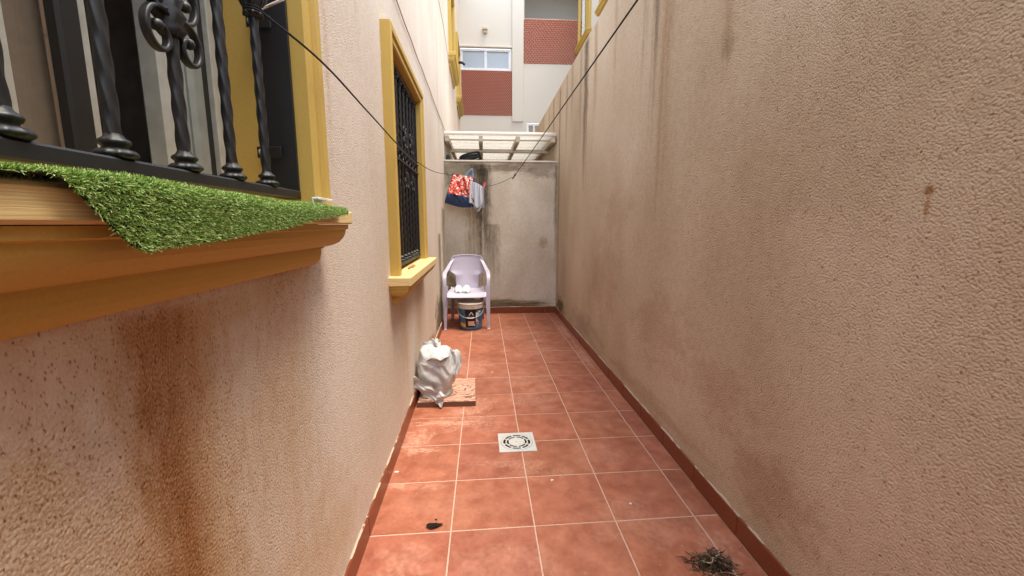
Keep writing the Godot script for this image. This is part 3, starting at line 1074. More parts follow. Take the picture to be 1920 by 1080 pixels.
func build_background() -> void:
	var z := -10.8
	var a := thing("apartment_building", "cream rendered building with red pierced brick panels across the far end", "building")
	var b := MB.new()
	var to := func(x, y): return Vector3(x, y, z)
	var win := Rect2(-0.5, 4.86, 1.2, 0.48)
	var br1 := Rect2(-0.49, 3.82, 1.23, 1.03)
	var br2 := Rect2(1.015, 5.03, 1.75, 1.0)
	var log := Rect2(1.03, 6.04, 1.72, 1.5)
	var sw := Rect2(1.1, 3.38, 0.36, 0.27)
	wall_face(b, -6.0, 12.0, 0.0, 9.5, [win, br1, br2, log, sw], to, Vector3.BACK)
	part(b, "wall", M.cream_render, a)
	# pockets behind the pierced panels and the window
	var k := MB.new()
	for r: Rect2 in [br1, br2]:
		k.quad(Vector3(r.position.x, r.position.y, z - 0.034), Vector3(r.end.x, r.position.y, z - 0.034), Vector3(r.end.x, r.end.y, z - 0.034), Vector3(r.position.x, r.end.y, z - 0.034))
		for e in [[r.position.x, r.position.y, r.position.x, r.end.y], [r.end.x, r.position.y, r.end.x, r.end.y], [r.position.x, r.position.y, r.end.x, r.position.y], [r.position.x, r.end.y, r.end.x, r.end.y]]:
			k.quad_out(Vector3(e[0], e[1], z), Vector3(e[2], e[3], z), Vector3(e[2], e[3], z - 0.034), Vector3(e[0], e[1], z - 0.034), Vector3(50, 50, 50) * 0.0 + Vector3(e[0], e[1], z) * 2.0 - Vector3(r.get_center().x, r.get_center().y, z))
	part(k, "panel_backing", M.cream_render, a)
	lattice(a, br1.position.x, br1.end.x, br1.position.y, br1.end.y, z + 0.012)
	lattice(a, br2.position.x, br2.end.x, br2.position.y, br2.end.y, z + 0.012)
	# pilaster and ledges
	var pl := MB.new()
	pl.cbox(Vector3(0.735, 3.68, z - 0.02), Vector3(1.012, 9.5, z + 0.035), 0.006)
	part(pl, "pilaster", M.cream_render, a)
	var lg := MB.new()
	lg.cbox(Vector3(-0.55, 5.36, z - 0.02), Vector3(0.733, 5.4, z + 0.05), 0.006)
	part(lg, "window_hood", M.cream_render, a)
	# window with two frosted panes
	var wn := Node3D.new()
	wn.name = "window"
	a.add_child(wn, true)
	var f := MB.new()
	var zz := z - 0.03
	f.cbox(Vector3(-0.5, 4.86, zz - 0.05), Vector3(0.7, 4.91, zz + 0.02), 0.004)
	f.cbox(Vector3(-0.5, 5.29, zz - 0.05), Vector3(0.7, 5.34, zz + 0.02), 0.004)
	f.cbox(Vector3(-0.5, 4.911, zz - 0.05), Vector3(-0.45, 5.289, zz + 0.02), 0.004)
	f.cbox(Vector3(0.65, 4.911, zz - 0.05), Vector3(0.7, 5.289, zz + 0.02), 0.004)
	f.cbox(Vector3(0.07, 4.911, zz - 0.05), Vector3(0.13, 5.289, zz + 0.02), 0.004)
	part(f, "frame", M.white_pvc, wn)
	for e in [[-0.449, 0.069], [0.131, 0.649]]:
		var g := MB.new()
		g.box(Vector3(e[0], 4.912, zz - 0.03), Vector3(e[1], 5.288, zz - 0.02))
		part(g, "pane", M.frosted, wn)
	# small window low on the right
	var s := Node3D.new()
	s.name = "window"
	a.add_child(s, true)
	var f2 := MB.new()
	for q in [[1.1, 1.46, 3.38, 3.43], [1.1, 1.46, 3.6, 3.65], [1.1, 1.15, 3.431, 3.599], [1.41, 1.46, 3.431, 3.599], [1.26, 1.3, 3.431, 3.599]]:
		f2.cbox(Vector3(q[0], q[2], z - 0.08), Vector3(q[1], q[3], z - 0.01), 0.003)
	part(f2, "frame", M.white_pvc, s)
	var g2 := MB.new()
	g2.box(Vector3(1.15, 3.43, z - 0.03), Vector3(1.41, 3.6, z - 0.05))
	part(g2, "pane", M.room, s)
	# lit-less wall lamp box
	var l := MB.new()
	l.cbox(Vector3(0.03, 5.73, z), Vector3(0.15, 5.79, z + 0.1), 0.01)
	l.cbox(Vector3(0.045, 5.67, z), Vector3(0.135, 5.729, z + 0.07), 0.01)
	part(l, "wall_lamp", M.lamp_beige, a)
	# open loggia above the right panel
	var lo := MB.new()
	lo.box(Vector3(0.95, 5.98, z - 2.1), Vector3(2.8, 7.6, z - 2.0))
	lo.box(Vector3(0.95, 5.98, z - 2.0), Vector3(1.029, 7.6, z - 0.001))
	lo.box(Vector3(2.751, 5.98, z - 2.0), Vector3(2.83, 7.6, z - 0.001))
	lo.box(Vector3(1.03, 7.541, z - 2.0), Vector3(2.75, 7.6, z - 0.001))
	lo.box(Vector3(1.03, 5.9, z - 2.0), Vector3(2.75, 5.95, z - 0.07))
	part(lo, "loggia", M.loggia_grey, a)

	# neighbouring house beyond the boundary wall; its own frame looks back at the courtyard
	var nb := thing("neighbour_house", "white house with yellow window trim rising behind the right boundary wall", "house", Vector3(2.34, 0, 0), PI)
	var nw := Rect2(-10.57, 5.33, 0.95, 1.2)
	var nv := Rect2(-8.7, 5.33, 0.95, 1.2)
	var w := MB.new()
	wall_face(w, -10.8, -6.6, 0.0, 6.9, [nw, nv], func(q, y): return H(q, y, 0.0), Vector3.RIGHT)
	part(w, "wall", M.cream_render, nb)
	for r: Rect2 in [nw, nv]:
		var sa := r.position.x
		var sb := r.end.x
		surround(nb, sa, sb, 5.33, 6.53, M.ochre)
		sill(nb, sa - 0.02, sb + 0.02, 5.329, 0.11, 0.05, 0.13, M.ochre, M.ochre)
		var rv := MB.new()
		rv.quad(H(sa, 5.33, -0.1), H(sb, 5.33, -0.1), H(sb, 6.53, -0.1), H(sa, 6.53, -0.1))
		part(rv, "shutter", M.ochre, nb)
		for e in [sa, sb - 0.06]:
			var fr := MB.new()
			bar_box(fr, e, e + 0.06, 5.33, 6.53, -0.09, -0.03)
			part(fr, "frame_post", M.white_pvc, nb)
	var rf := MB.new()
	rf.box(Vector3(-5, 6.9, 6.6), Vector3(0.08, 7.05, 10.8))
	part(rf, "roof", M.plain_render, nb)
	var rw := MB.new()
	rw.box(Vector3(-5, 0, 6.6), Vector3(-0.001, 6.899, 6.75))
	part(rw, "side_wall", M.plain_render, nb)

# ---------------------------------------------------------------- lean-to roof behind the back wall
func build_lean_to() -> void:
	var r := thing("lean_to_roof", "whitewashed timber lean-to roof with translucent corrugated sheet above the back wall", "roof")
	for x in [-0.455, -0.02, 0.46, 0.925]:
		var b := MB.new()
		b.xf = Transform3D(Basis(Vector3.RIGHT, 0.02), Vector3(x, 2.24, -5.62))
		b.cbox(Vector3(-0.026, 0, -2.5), Vector3(0.026, 0.07, 0), 0.004)
		part(b, "rafter", M.wood, r)
	for z in [-6.2, -7.1, -7.95]:
		var b := MB.new()
		b.cbox(Vector3(-0.47, 2.205 + (z + 5.62) * 0.02, z - 0.02), Vector3(0.94, 2.238 + (z + 5.62) * 0.02, z + 0.02), 0.003)
		part(b, "purlin", M.wood, r)
	for z in [-5.85, -6.5, -7.4]:
		var bt := MB.new()
		bt.cbox(Vector3(-0.48, 2.298 + (z + 5.62) * 0.02, z - 0.012), Vector3(0.95, 2.312 + (z + 5.62) * 0.02, z + 0.012), 0.002)
		part(bt, "batten", M.wood, r)
	var f := MB.new()
	f.cbox(Vector3(-0.485, 2.315, -5.612), Vector3(0.957, 2.34, -5.595), 0.003)
	part(f, "fascia", M.coping, r)
	var s := MB.new()
	s.shell(2, 150, func(u, v): return Vector3(-0.49 + 1.45 * u, 2.345 + 0.03 * sin(v * 2.5 / 0.25 * TAU) - v * 0.05, -5.62 - 2.5 * v), 0.0015)
	part(s, "corrugated_sheet", M.sheet, r)
	# coil of black hose and a small black block on the wall behind the coping
	var c := MB.new()
	for k in 3:
		var pts := []
		for i in 41:
			var a := TAU * i / 40.0
			pts.append(Vector3(-0.17 + (0.15 - 0.012 * k) * cos(a), 2.0 + 0.03 * k + 0.035 * sin(a + 1.2) + 0.028, -5.78 + (0.1 - 0.006 * k) * sin(a)))
		c.tube(pts, 0.014, 8)
	single(c, "hose_coil", M.rubber, "black hose coil lying on top of the back wall under the lean-to roof", "hose")
	var d := MB.new()
	d.cbox(Vector3(-0.47, 1.993, -5.66), Vector3(-0.42, 2.06, -5.6), 0.006)
	d.cbox(Vector3(-0.462, 2.06, -5.652), Vector3(-0.428, 2.075, -5.608), 0.004)
	single(d, "junction_box", M.rubber, "small black box in the left corner on top of the back wall", "box")
	var pst := MB.new()
	pst.cbox(Vector3(-0.44, -0.05, -8.0), Vector3(-0.37, 2.15, -7.93), 0.004)
	part(pst, "post", M.wood, r)
	var curtain_strip2 := MB.new()
	curtain_strip2.cbox(Vector3(0.87, -0.05, -8.0), Vector3(0.94, 2.15, -7.93), 0.004)
	part(curtain_strip2, "post", M.wood, r)

# ---------------------------------------------------------------- wrought iron window grilles
func twisted_bar(h: float, half: float, turns: float) -> ArrayMesh:
	var b := MB.new()
	var sec := []
	for k in 16:
		var a := TAU * k / 16.0
		var c := cos(a)
		var s := sin(a)
		var q := pow(pow(absf(c), 5.0) + pow(absf(s), 5.0), -1.0 / 5.0)
		sec.append(Vector2(c, s) * q)
	var rows := []
	var n := int(h * 110.0)
	for i in n + 1:
		var t := float(i) / n
		var an := TAU * turns * t
		var row := []
		for e: Vector2 in sec:
			var r := e.rotated(an) * half
			row.append(b.p(Vector3(r.x, h * t, r.y)))
		rows.append(row)
	for i in n:
		for k in 16:
			var k2 := (k + 1) % 16
			b.quad_i(rows[i][k2], rows[i][k], rows[i + 1][k], rows[i + 1][k2])
	return b.mesh()

func collar_mesh(k: float) -> ArrayMesh:
	var b := MB.new()
	b.lathe(Vector3.ZERO, [Vector2(0.0, 0.0), Vector2(0.021, 0.0), Vector2(0.0262, 0.004), Vector2(0.0265, 0.008), Vector2(0.0225, 0.0125), Vector2(0.016, 0.015)].map(func(q): return q * k), 32, 10, 0.16)
	b.lathe(Vector3.ZERO, [Vector2(0.016, 0.0148), Vector2(0.0155, 0.018), Vector2(0.019, 0.021), Vector2(0.0205, 0.0245), Vector2(0.0185, 0.028), Vector2(0.013, 0.032), Vector2(0.0105, 0.037), Vector2(0.0, 0.038)].map(func(q): return q * k), 32, 8, 0.08)
	return b.mesh()

func scroll_mesh() -> ArrayMesh:
	var b := MB.new()
	for sg in [-1.0, 1.0]:
		for up in [-1.0, 1.0]:
			var pts := []
			for i in 40:
				var t := i / 39.0
				var a := -0.6 + t * TAU * 1.15
				var r := lerpf(0.036, 0.009, pow(t, 0.8))
				pts.append(Vector3(0.004, up * (0.036 - r * cos(a) * 1.1), sg * (0.030 + r * sin(a))))
			b.sweep(pts, [Vector2(1, 0.6), Vector2(0.6, 1), Vector2(-0.6, 1), Vector2(-1, 0.6), Vector2(-1, -0.6), Vector2(-0.6, -1), Vector2(0.6, -1), Vector2(1, -0.6)], [Vector2(0.006, 0.0036)], Vector3.RIGHT, true)
			b.lathe(pts[39] + Vector3(0, -0.009, 0), [Vector2(0, 0), Vector2(0.007, 0.003), Vector2(0.009, 0.009), Vector2(0.007, 0.015), Vector2(0, 0.018)], 10)
	# leaf clasp
	b.lathe(Vector3(0, -0.03, 0), [Vector2(0.012, 0.0), Vector2(0.019, 0.01), Vector2(0.014, 0.02), Vector2(0.02, 0.03), Vector2(0.014, 0.042), Vector2(0.018, 0.052), Vector2(0.011, 0.062)], 20, 6, 0.35)
	return b.mesh()

func leaf_mesh() -> ArrayMesh:
	var b := MB.new()
	b.lathe(Vector3.ZERO, [Vector2(0.01, 0.0), Vector2(0.0165, 0.003), Vector2(0.017, 0.008), Vector2(0.013, 0.012), Vector2(0.018, 0.022), Vector2(0.025, 0.04), Vector2(0.027, 0.06), Vector2(0.022, 0.08), Vector2(0.026, 0.1), Vector2(0.018, 0.12), Vector2(0.01, 0.13)], 28, 7, 0.4)
	return b.mesh()

func grille(g: Node3D, s_frame0: float, s_frame1: float, y0: float, y1: float, spots: Array, half: float, scrolls: Array, leaves: Array, midrail := 0.0) -> void:
	var r := MB.new()
	bar_box(r, s_frame0, s_frame1, y0, y0 + 0.021, -0.03, 0.004, 0.003)
	part(r, "bottom_rail", M.iron, g)
	var t := MB.new()
	bar_box(t, s_frame0, s_frame1, y1 - 0.02, y1, -0.03, 0.004, 0.003)
	part(t, "top_rail", M.iron, g)
	for e in [s_frame0, s_frame1 - 0.006]:
		var q := MB.new()
		bar_box(q, e, e + 0.006, y0 + 0.0212, y1 - 0.0202, -0.062, 0.002, 0.001)
		part(q, "side_flat", M.iron, g)
		for yy in [0.11, 0.4, 0.8]:
			var br := MB.new()
			var sg := 1.0 if e == s_frame0 else -1.0
			bar_box(br, e + sg * 0.0062, e + sg * 0.0095, y0 + yy - 0.013, y0 + yy + 0.013, -0.085, -0.03, 0.001)
			var bk := part(br, "bracket", M.iron, g)
			var bo := MB.new()
			bo.xf = Transform3D(Basis(Vector3.RIGHT, sg * -PI / 2.0), H(e + sg * 0.0095, y0 + yy, -0.072))
			bo.lathe(Vector3.ZERO, [Vector2(0.009, 0.0), Vector2(0.0085, 0.003), Vector2(0.004, 0.0045), Vector2(0.0, 0.005)], 12)
			part(bo, "bolt", M.lamp_beige, bk)
	var bar := twisted_bar(y1 - y0 - 0.04, half, (y1 - y0) * 5.2)
	var col := collar_mesh(half / 0.0095)
	var sc := scroll_mesh()
	var lf := leaf_mesh()
	for i in spots.size():
		var b := put(bar, "baluster", M.iron, g)
		b.position = H(spots[i], y0 + 0.0205, -0.012)
		b.rotation.y = i * 0.7
		var c := put(col, "collar", M.iron, b)
		c.position = Vector3(0, 0.0005, 0)
		var c2 := put(col, "collar", M.iron, b)
		c2.position = Vector3(0, y1 - y0 - 0.0415, 0)
		c2.rotation.x = PI
		if i in scrolls:
			var o := put(sc, "scroll", M.iron, b)
			o.position = Vector3(0, midrail if midrail > 0.0 else 0.225, 0)
			o.rotation.y = -i * 0.7
			if midrail > 0.0:
				o.position.y = midrail + 0.12
				var o2 := put(sc, "scroll", M.iron, b)
				o2.position = Vector3(0, midrail - 0.12, 0)
				o2.rotation.y = -i * 0.7
		if i in leaves:
			var o := put(lf, "leaf_knop", M.iron, b)
			o.position = Vector3(0, 0.335, 0)
	if midrail > 0.0:
		for dy in [-0.03, 0.03]:
			var m := MB.new()
			bar_box(m, s_frame0 + 0.007, s_frame1 - 0.007, y0 + midrail + dy - 0.006, y0 + midrail + dy + 0.006, -0.001, 0.01, 0.002)
			part(m, "middle_rail", M.iron, g)
		for i in spots.size() - 1:
			var rg := MB.new()
			var pts := []
			for k in 17:
				var a := TAU * k / 16.0
				pts.append(H((spots[i] + spots[i + 1]) / 2.0 + 0.024 * cos(a), y0 + midrail + 0.022 * sin(a), 0.004))
			rg.tube(pts, 0.0045, 6)
			part(rg, "ring", M.iron, g)

func build_grilles() -> void:
	var g := on_house("window_grille", "black twisted iron grille on the near window above the green turf", "window grille", "wrought iron window grilles")
	var spots := []
	for k in 7:
		spots.append(0.962 - 0.1275 * k)
	grille(g, 0.118, 1.094, 1.25, 2.24, spots, 0.0078, [2, 5], [0, 4])
	var g2 := on_house("window_grille", "black twisted iron grille on the second window, farther down the courtyard", "window grille", "wrought iron window grilles")
	var sp := []
	for k in 8:
		sp.append(2.25 + 0.118 * k)
	grille(g2, 2.176, 3.154, 0.955, 2.03, sp, 0.0085, [1, 4, 6], [], 0.62)

# ---------------------------------------------------------------- artificial turf on the near sill
func turf_overhang(s: float) -> float:
	var a := sm(0.362, 0.437, s)
	return a * lerpf(0.072, 0.012, clampf((s - 0.44) / 0.62, 0.0, 1.0))

func turf_point(s: float, t: float) -> Vector3:
	# t = 0 at the back on the sill, 1 at the hanging front edge
	var over := turf_overhang(s)
	var flat := 0.083 + (0.014 if over > 0.005 else 0.0)
	flat = 0.083 + 0.014 * sm(0.37, 0.44, s)
	var run := flat + 0.004 + over
	var d := t * run
	var off := 0.014 + minf(d, flat)
	var y := 1.2265 + 0.003 * sin(s * 23.0) * 0.5
	y += 0.007 * sm(0.3, 0.44, s) * (1.0 - sm(0.46, 0.6, s))
	if d > flat:
		var e := d - flat
		var bend := 0.012
		if e < bend:
			off += e * 0.6
			y -= e * e / bend * 0.6
		else:
			off += bend * 0.6 - (e - bend) * 0.05
			y -= bend * 0.6 + (e - bend) * 0.97
	return H(s, y, off)

func build_turf() -> void:
	var g := on_house("artificial_turf", "strip of green artificial turf draped over the near window sill", "artificial turf")
	var b := MB.new()
	var s0 := 0.13
	var s1 := 1.105
	b.shell(90, 24, func(u, v): return turf_point(lerpf(s0, s1 - 0.03 * v, u), v), 0.003)
	part(b, "backing", mat("turf_backing", lin(0.02, 0.03, 0.015), 0.95, 0.3, 4.0), g)
	var bl := MB.new()
	var w := 0.00065
	var st := []
	for i in 4:
		var t := i / 3.0
		st.append([Vector3(-w * (1.0 - t * 0.75), t, t * t * 0.55), Vector3(w * (1.0 - t * 0.75), t, t * t * 0.55)])
	for i in 3:
		bl.quad(st[i][0], st[i][1], st[i + 1][1], st[i + 1][0])
	var m := mat("turf_blade", lin(1, 1, 1), 0.5, 0.4, 0.0)
	m.vertex_color_use_as_albedo = true
	m.backlight_enabled = true
	m.backlight = Color(0.25, 0.3, 0.12)
	var mm := MultiMesh.new()
	mm.transform_format = MultiMesh.TRANSFORM_3D
	mm.use_colors = true
	mm.mesh = bl.mesh()
	var n := 170000
	mm.instance_count = n
	var r := RandomNumberGenerator.new()
	r.seed = 99
	for i in n:
		var t := r.randf()
		var s := lerpf(s0, s1 - 0.03 * t, r.randf())
		var p := turf_point(s, t)
		var ds := turf_point(s + 0.002, t) - p
		var dt := turf_point(s, minf(t + 0.01, 1.0)) - turf_point(s, maxf(t - 0.01, 0.0))
		var nn := ds.cross(dt).normalized()
		if nn.x + nn.y < 0.0:
			nn = -nn
		nn = (nn + Vector3(r.randfn(0.0, 0.55), r.randfn(0.0, 0.45), r.randfn(0.0, 0.55))).normalized()
		var side := nn.cross(Vector3(r.randfn(), r.randfn(), r.randfn())).normalized()
		var ln := r.randf_range(0.003, 0.0062)
		var bas := Basis(side, nn * ln, side.cross(nn) * ln)
		mm.set_instance_transform(i, Transform3D(bas, p))
		var k := r.randf()
		var c := Color(0.1, 0.2, 0.03).lerp(Color(0.37, 0.54, 0.14), k)
		if r.randf() < 0.1:
			c = Color(0.55, 0.6, 0.28)
		mm.set_instance_color(i, c)
	var mi := MultiMeshInstance3D.new()
	mi.multimesh = mm
	mi.name = "blades"
	mi.material_override = m
	mi.set_meta("kind", "stuff")
	g.add_child(mi)
	# white plastic trim at the far end of the sill
	var k := on_house("plastic_trim", "short white plastic edge strip on the near sill beside the ochre surround", "trim")
	var q := MB.new()
	bar_box(q, 1.03, 1.125, 1.2243, 1.252, 0.052, 0.056, 0.001)
	bar_box(q, 1.03, 1.125, 1.247, 1.2525, 0.056, 0.068, 0.001)
	part(q, "strip", M.white_pvc, k)

# ---------------------------------------------------------------- lilac plastic chair
func build_chair() -> void:
	var c := thing("plastic_chair", "lilac moulded plastic armchair in the far left corner of the courtyard", "chair", Vector3(-0.2, 0, -4.945), 0.02)
	var m := mat("lilac_plastic", lin(0.53, 0.48, 0.585), 0.42, 0.5, 7.0)
	var seat := MB.new()
	seat.shell(24, 26, func(u, v):
		var x: float = (u - 0.5) * 2.0
		var z: float = 0.285 - 0.5 * v
		var hw: float = lerpf(0.222, 0.185, v)
		var y: float = 0.425 - 0.022 * (1.0 - x * x) * sin(clampf(v * 1.1, 0.0, 1.0) * PI) - 0.02 * v
		var lip: float = 1.0 - sm(0.0, 0.13, v)
		y -= lip * lip * 0.055
		z -= lip * lip * -0.004
		y += 0.006 * pow(absf(x), 6.0)
		return Vector3(x * hw, y, z), 0.006)
	part(seat, "seat", m, c)
	var back := MB.new()
	back.shell(24, 34, func(u, v):
		var x: float = (u - 0.5) * 2.0
		var y: float = 0.395 + 0.41 * v
		var hw: float = lerpf(0.135, 0.142, sm(0.0, 0.35, v))
		hw = lerpf(hw, 0.215, sm(0.4, 0.58, v))
		hw = lerpf(hw, 0.195, sm(0.7, 0.88, v))
		hw *= sqrt(maxf(0.0, 1.0 - pow(clampf((v - 0.86) / 0.155, 0.0, 1.0), 2.6))) * 0.35 + 0.65
		var z: float = -0.2 - 0.1 * v + 0.045 * x * x * sm(0.1, 0.6, v) - 0.012 * (1.0 - x * x) * sin(v * PI)
		return Vector3(x * hw, y, z), 0.006)
	part(back, "backrest", m, c)
	var sec := [Vector2(1, 0.55), Vector2(0.82, 1), Vector2(-0.82, 1), Vector2(-1, 0.55), Vector2(-1, -0.55), Vector2(-0.82, -1), Vector2(0.82, -1), Vector2(1, -0.55)]
	# top rim
	var rim := MB.new()
	var rp := []
	for i in 25:
		var u := i / 24.0
		var x := (u - 0.5) * 2.0
		var y := 0.808 - 0.055 * pow(absf(x), 5.0)
		rp.append(Vector3(x * 0.178, y, -0.303 + 0.04 * x * x))
	rim.sweep(rp, sec, [Vector2(0.008, 0.011)], Vector3.UP, true)
	part(rim, "top_rim", m, c)
	for sg in [-1.0, 1.0]:
		var arm := MB.new()
		var cur := Curve3D.new()
		for q in [[0.172, 0.76, -0.262], [0.208, 0.70, -0.2], [0.232, 0.655, -0.08], [0.245, 0.638, 0.05], [0.248, 0.622, 0.15], [0.249, 0.575, 0.205], [0.244, 0.5, 0.228], [0.236, 0.43, 0.242]]:
			cur.add_point(Vector3(sg * q[0], q[1], q[2]))
		for i in cur.point_count:
			var a := cur.get_point_position(maxi(i - 1, 0))
			var b := cur.get_point_position(mini(i + 1, cur.point_count - 1))
			cur.set_point_in(i, (a - b) / 6.0)
			cur.set_point_out(i, (b - a) / 6.0)
		var pts := []
		var sz := []
		for i in 33:
			var t := i / 32.0
			pts.append(cur.sample_baked(t * cur.get_baked_length(), true))
			sz.append(Vector2(lerpf(0.016, 0.024, sin(t * PI)), 0.006))
		arm.sweep(pts, sec, sz, Vector3(sg, 0, 0), true)
		part(arm, "armrest", m, c)
		# legs: an angle section of two tapering webs
		var leg := MB.new()
		leg.sweep([Vector3(sg * 0.236, 0.5, 0.234), Vector3(sg * 0.238, 0.36, 0.25), Vector3(sg * 0.243, 0.18, 0.262), Vector3(sg * 0.247, 0.0, 0.272)], sec, [Vector2(0.03, 0.006), Vector2(0.027, 0.006), Vector2(0.02, 0.006), Vector2(0.0135, 0.006)], Vector3(1, 0, 0), true)
		leg.sweep([Vector3(sg * 0.257, 0.5, 0.2), Vector3(sg * 0.257, 0.36, 0.218), Vector3(sg * 0.257, 0.18, 0.242), Vector3(sg * 0.256, 0.0, 0.262)], sec, [Vector2(0.034, 0.005), Vector2(0.03, 0.005), Vector2(0.022, 0.005), Vector2(0.014, 0.005)], Vector3(0, 0, 1), true)
		var l := part(leg, "leg", m, c)
		var ft := MB.new()
		ft.cbox(Vector3(sg * 0.246 - 0.016, 0.0, 0.252), Vector3(sg * 0.246 + 0.016, 0.012, 0.282), 0.003)
		part(ft, "foot", M.white_pvc, l)
		var rl := MB.new()
		rl.sweep([Vector3(sg * 0.17, 0.42, -0.2), Vector3(sg * 0.18, 0.22, -0.235), Vector3(sg * 0.19, 0.0, -0.275)], sec, [Vector2(0.03, 0.006), Vector2(0.024, 0.006), Vector2(0.015, 0.006)], Vector3(1, 0, 0), true)
		rl.sweep([Vector3(sg * 0.195, 0.42, -0.17), Vector3(sg * 0.2, 0.22, -0.215), Vector3(sg * 0.202, 0.0, -0.262)], sec, [Vector2(0.03, 0.005), Vector2(0.022, 0.005), Vector2(0.014, 0.005)], Vector3(0, 0, 1), true)
		part(rl, "leg", m, c)
		# web under the arm joining seat and back
		var wb := MB.new()
		wb.sweep([Vector3(sg * 0.214, 0.405, 0.24), Vector3(sg * 0.2, 0.4, 0.0), Vector3(sg * 0.178, 0.39, -0.205)], sec, [Vector2(0.022, 0.006)], Vector3.UP, true)
		part(wb, "seat_rail", m, c)
	# white slippers on the seat
	var sm_ := mat("slipper_white", lin(0.82, 0.83, 0.86), 0.6, 0.4, 8.0)
	for e in [[-0.293, "white slipper on the lilac chair, the left one of the pair", 0.05], [-0.2, "white slipper on the lilac chair, the right one of the pair", -0.06]]:
		var s := thing("slipper", e[1], "slipper", Vector3(e[0], 0.4075, -4.8), e[2], "pair of slippers on the chair")
		var sole := MB.new()
		sole.shell(10, 20, func(u, v):
			var x: float = (u - 0.5) * 2.0
			var hw: float = 0.04 * pow(maxf(0.02, sin(clampf(v * 0.93 + 0.035, 0.0, 1.0) * PI)), 0.42)
			return Vector3(x * hw, 0.012 + 0.01 * v * v, 0.1 - 0.25 * v), 0.02)
		part(sole, "sole", sm_, s)
		var up := MB.new()
		up.shell(18, 14, func(u, v):
			var a: float = PI * u
			var hw: float = 0.046 * pow(maxf(0.03, sin(clampf(v * 0.62 + 0.03, 0.0, 1.0) * PI)), 0.5)
			var hh: float = 0.02 + 0.05 * sm(0.0, 0.75, v)
			return Vector3(-cos(a) * hw, 0.012 + sin(a) * hh, 0.104 - 0.13 * v), 0.006)
		part(up, "upper", sm_, s)

# ---------------------------------------------------------------- paint bucket
func bucket_print() -> ImageTexture:
	var w := 512
	var h := 192
	var im := Image.create(w, h, false, Image.FORMAT_RGB8)
	var n := noise(131, 0.02, 4)
	for j in h:
		for i in w:
			var k := 0.5 + 0.5 * n.get_noise_2d(i, j)
			im.set_pixel(i, j, Color(0.16, 0.30, 0.42).lerp(Color(0.36, 0.52, 0.62), k))
	# pale landscape and yellow field of the printed label
	for j in range(20, 130):
		for i in range(262, 330):
			var q := n.get_noise_2d(i * 1.5 + 300, j * 1.5)
			if absf((i - 296) + (j - 70) * 0.5) < 16.0 + q * 26.0:
				im.set_pixel(i, j, Color(0.84, 0.82, 0.78))
	for j in range(92, 140):
		for i in range(262, 318):
			if n.get_noise_2d(i, j * 2.0 + 50) > -0.25:
				im.set_pixel(i, j, Color(0.78, 0.62, 0.55))
	for j in range(128, 166):
		for i in range(176, 224):
			if n.get_noise_2d(i * 0.8, j + 400) > -0.3:
				im.set_pixel(i, j, Color(0.86, 0.68, 0.12))
	im.fill_rect(Rect2i(222, 6, 72, 160), Color(0.025, 0.025, 0.03))
	im.fill_rect(Rect2i(240, 110, 44, 40), Color(0.80, 0.64, 0.56))
	im.fill_rect(Rect2i(282, 142, 7, 12), Color(0.85, 0.85, 0.85))
	# mountain mark
	for k in 30:
		for t in 5:
			im.set_pixel(246 + k / 2 + t, 56 - k, Color(0.9, 0.9, 0.92))
			im.set_pixel(264 - t + k / 2, 27 + k, Color(0.9, 0.9, 0.92))
	for k in 6:
		im.fill_rect(Rect2i(232 + k * 9, 62, 6, 5), Color(0.5, 0.5, 0.52))
	im.fill_rect(Rect2i(0, 178, w, 14), Color(0.16, 0.32, 0.45))
	return tex(im)

func build_bucket() -> void:
	var g := thing("paint_bucket", "blue and black printed paint bucket with cream lid under the lilac chair", "bucket", Vector3(-0.155, 0.0, -4.742), 0.0)
	var m := StandardMaterial3D.new()
	m.albedo_texture = bucket_print()
	m.roughness = 0.4
	var b := MB.new()
	b.lathe(Vector3(0, 0.005, 0), [Vector2(0.127, 0.0), Vector2(0.143, 0.245)], 48)
	part(b, "body", m, g)
	var base := MB.new()
	base.lathe(Vector3.ZERO, [Vector2(0.0, 0.004), Vector2(0.12, 0.004), Vector2(0.122, 0.0), Vector2(0.127, 0.001), Vector2(0.128, 0.006)], 48)
	part(base, "base", mat("bucket_blue", lin(0.05, 0.12, 0.2), 0.45, 0.5, 6.0), g)
	var cr := mat("bucket_cream", lin(0.74, 0.68, 0.58), 0.45, 0.5, 6.0)
	var l := MB.new()
	l.lathe(Vector3(0, 0.2, 0), [Vector2(0.142, 0.05), Vector2(0.149, 0.051), Vector2(0.149, 0.056), Vector2(0.146, 0.058), Vector2(0.146, 0.066), Vector2(0.149, 0.068), Vector2(0.149, 0.074), Vector2(0.147, 0.076), Vector2(0.147, 0.094), Vector2(0.152, 0.096), Vector2(0.152, 0.108), Vector2(0.148, 0.112), Vector2(0.141, 0.111), Vector2(0.138, 0.103), Vector2(0.0, 0.102)], 56)
	part(l, "lid", cr, g)
	var t := MB.new()
	t.cbox(Vector3(0.004, 0.273, 0.14), Vector3(0.045, 0.286, 0.1495), 0.002)
	part(t, "lid_label", mat("label_tan", lin(0.55, 0.38, 0.22), 0.6, 0.4, 0.0), g)
	var hd := Node3D.new()
	hd.name = "handle"
	g.add_child(hd)
	var pts := []
	for i in 25:
		var a := PI * i / 24.0
		pts.append(Vector3(-cos(a) * 0.149, 0.235 - 0.085 * sin(a), sin(a) * 0.155))
	var wire := MB.new()
	wire.tube(pts, 0.0022, 6)
	part(wire, "wire", M.white_pvc, hd)
	var gp := []
	for i in range(10, 15):
		gp.append(pts[i])
	var grip := MB.new()
	grip.tube(gp, 0.006, 8)
	part(grip, "grip", M.white_pvc, hd)

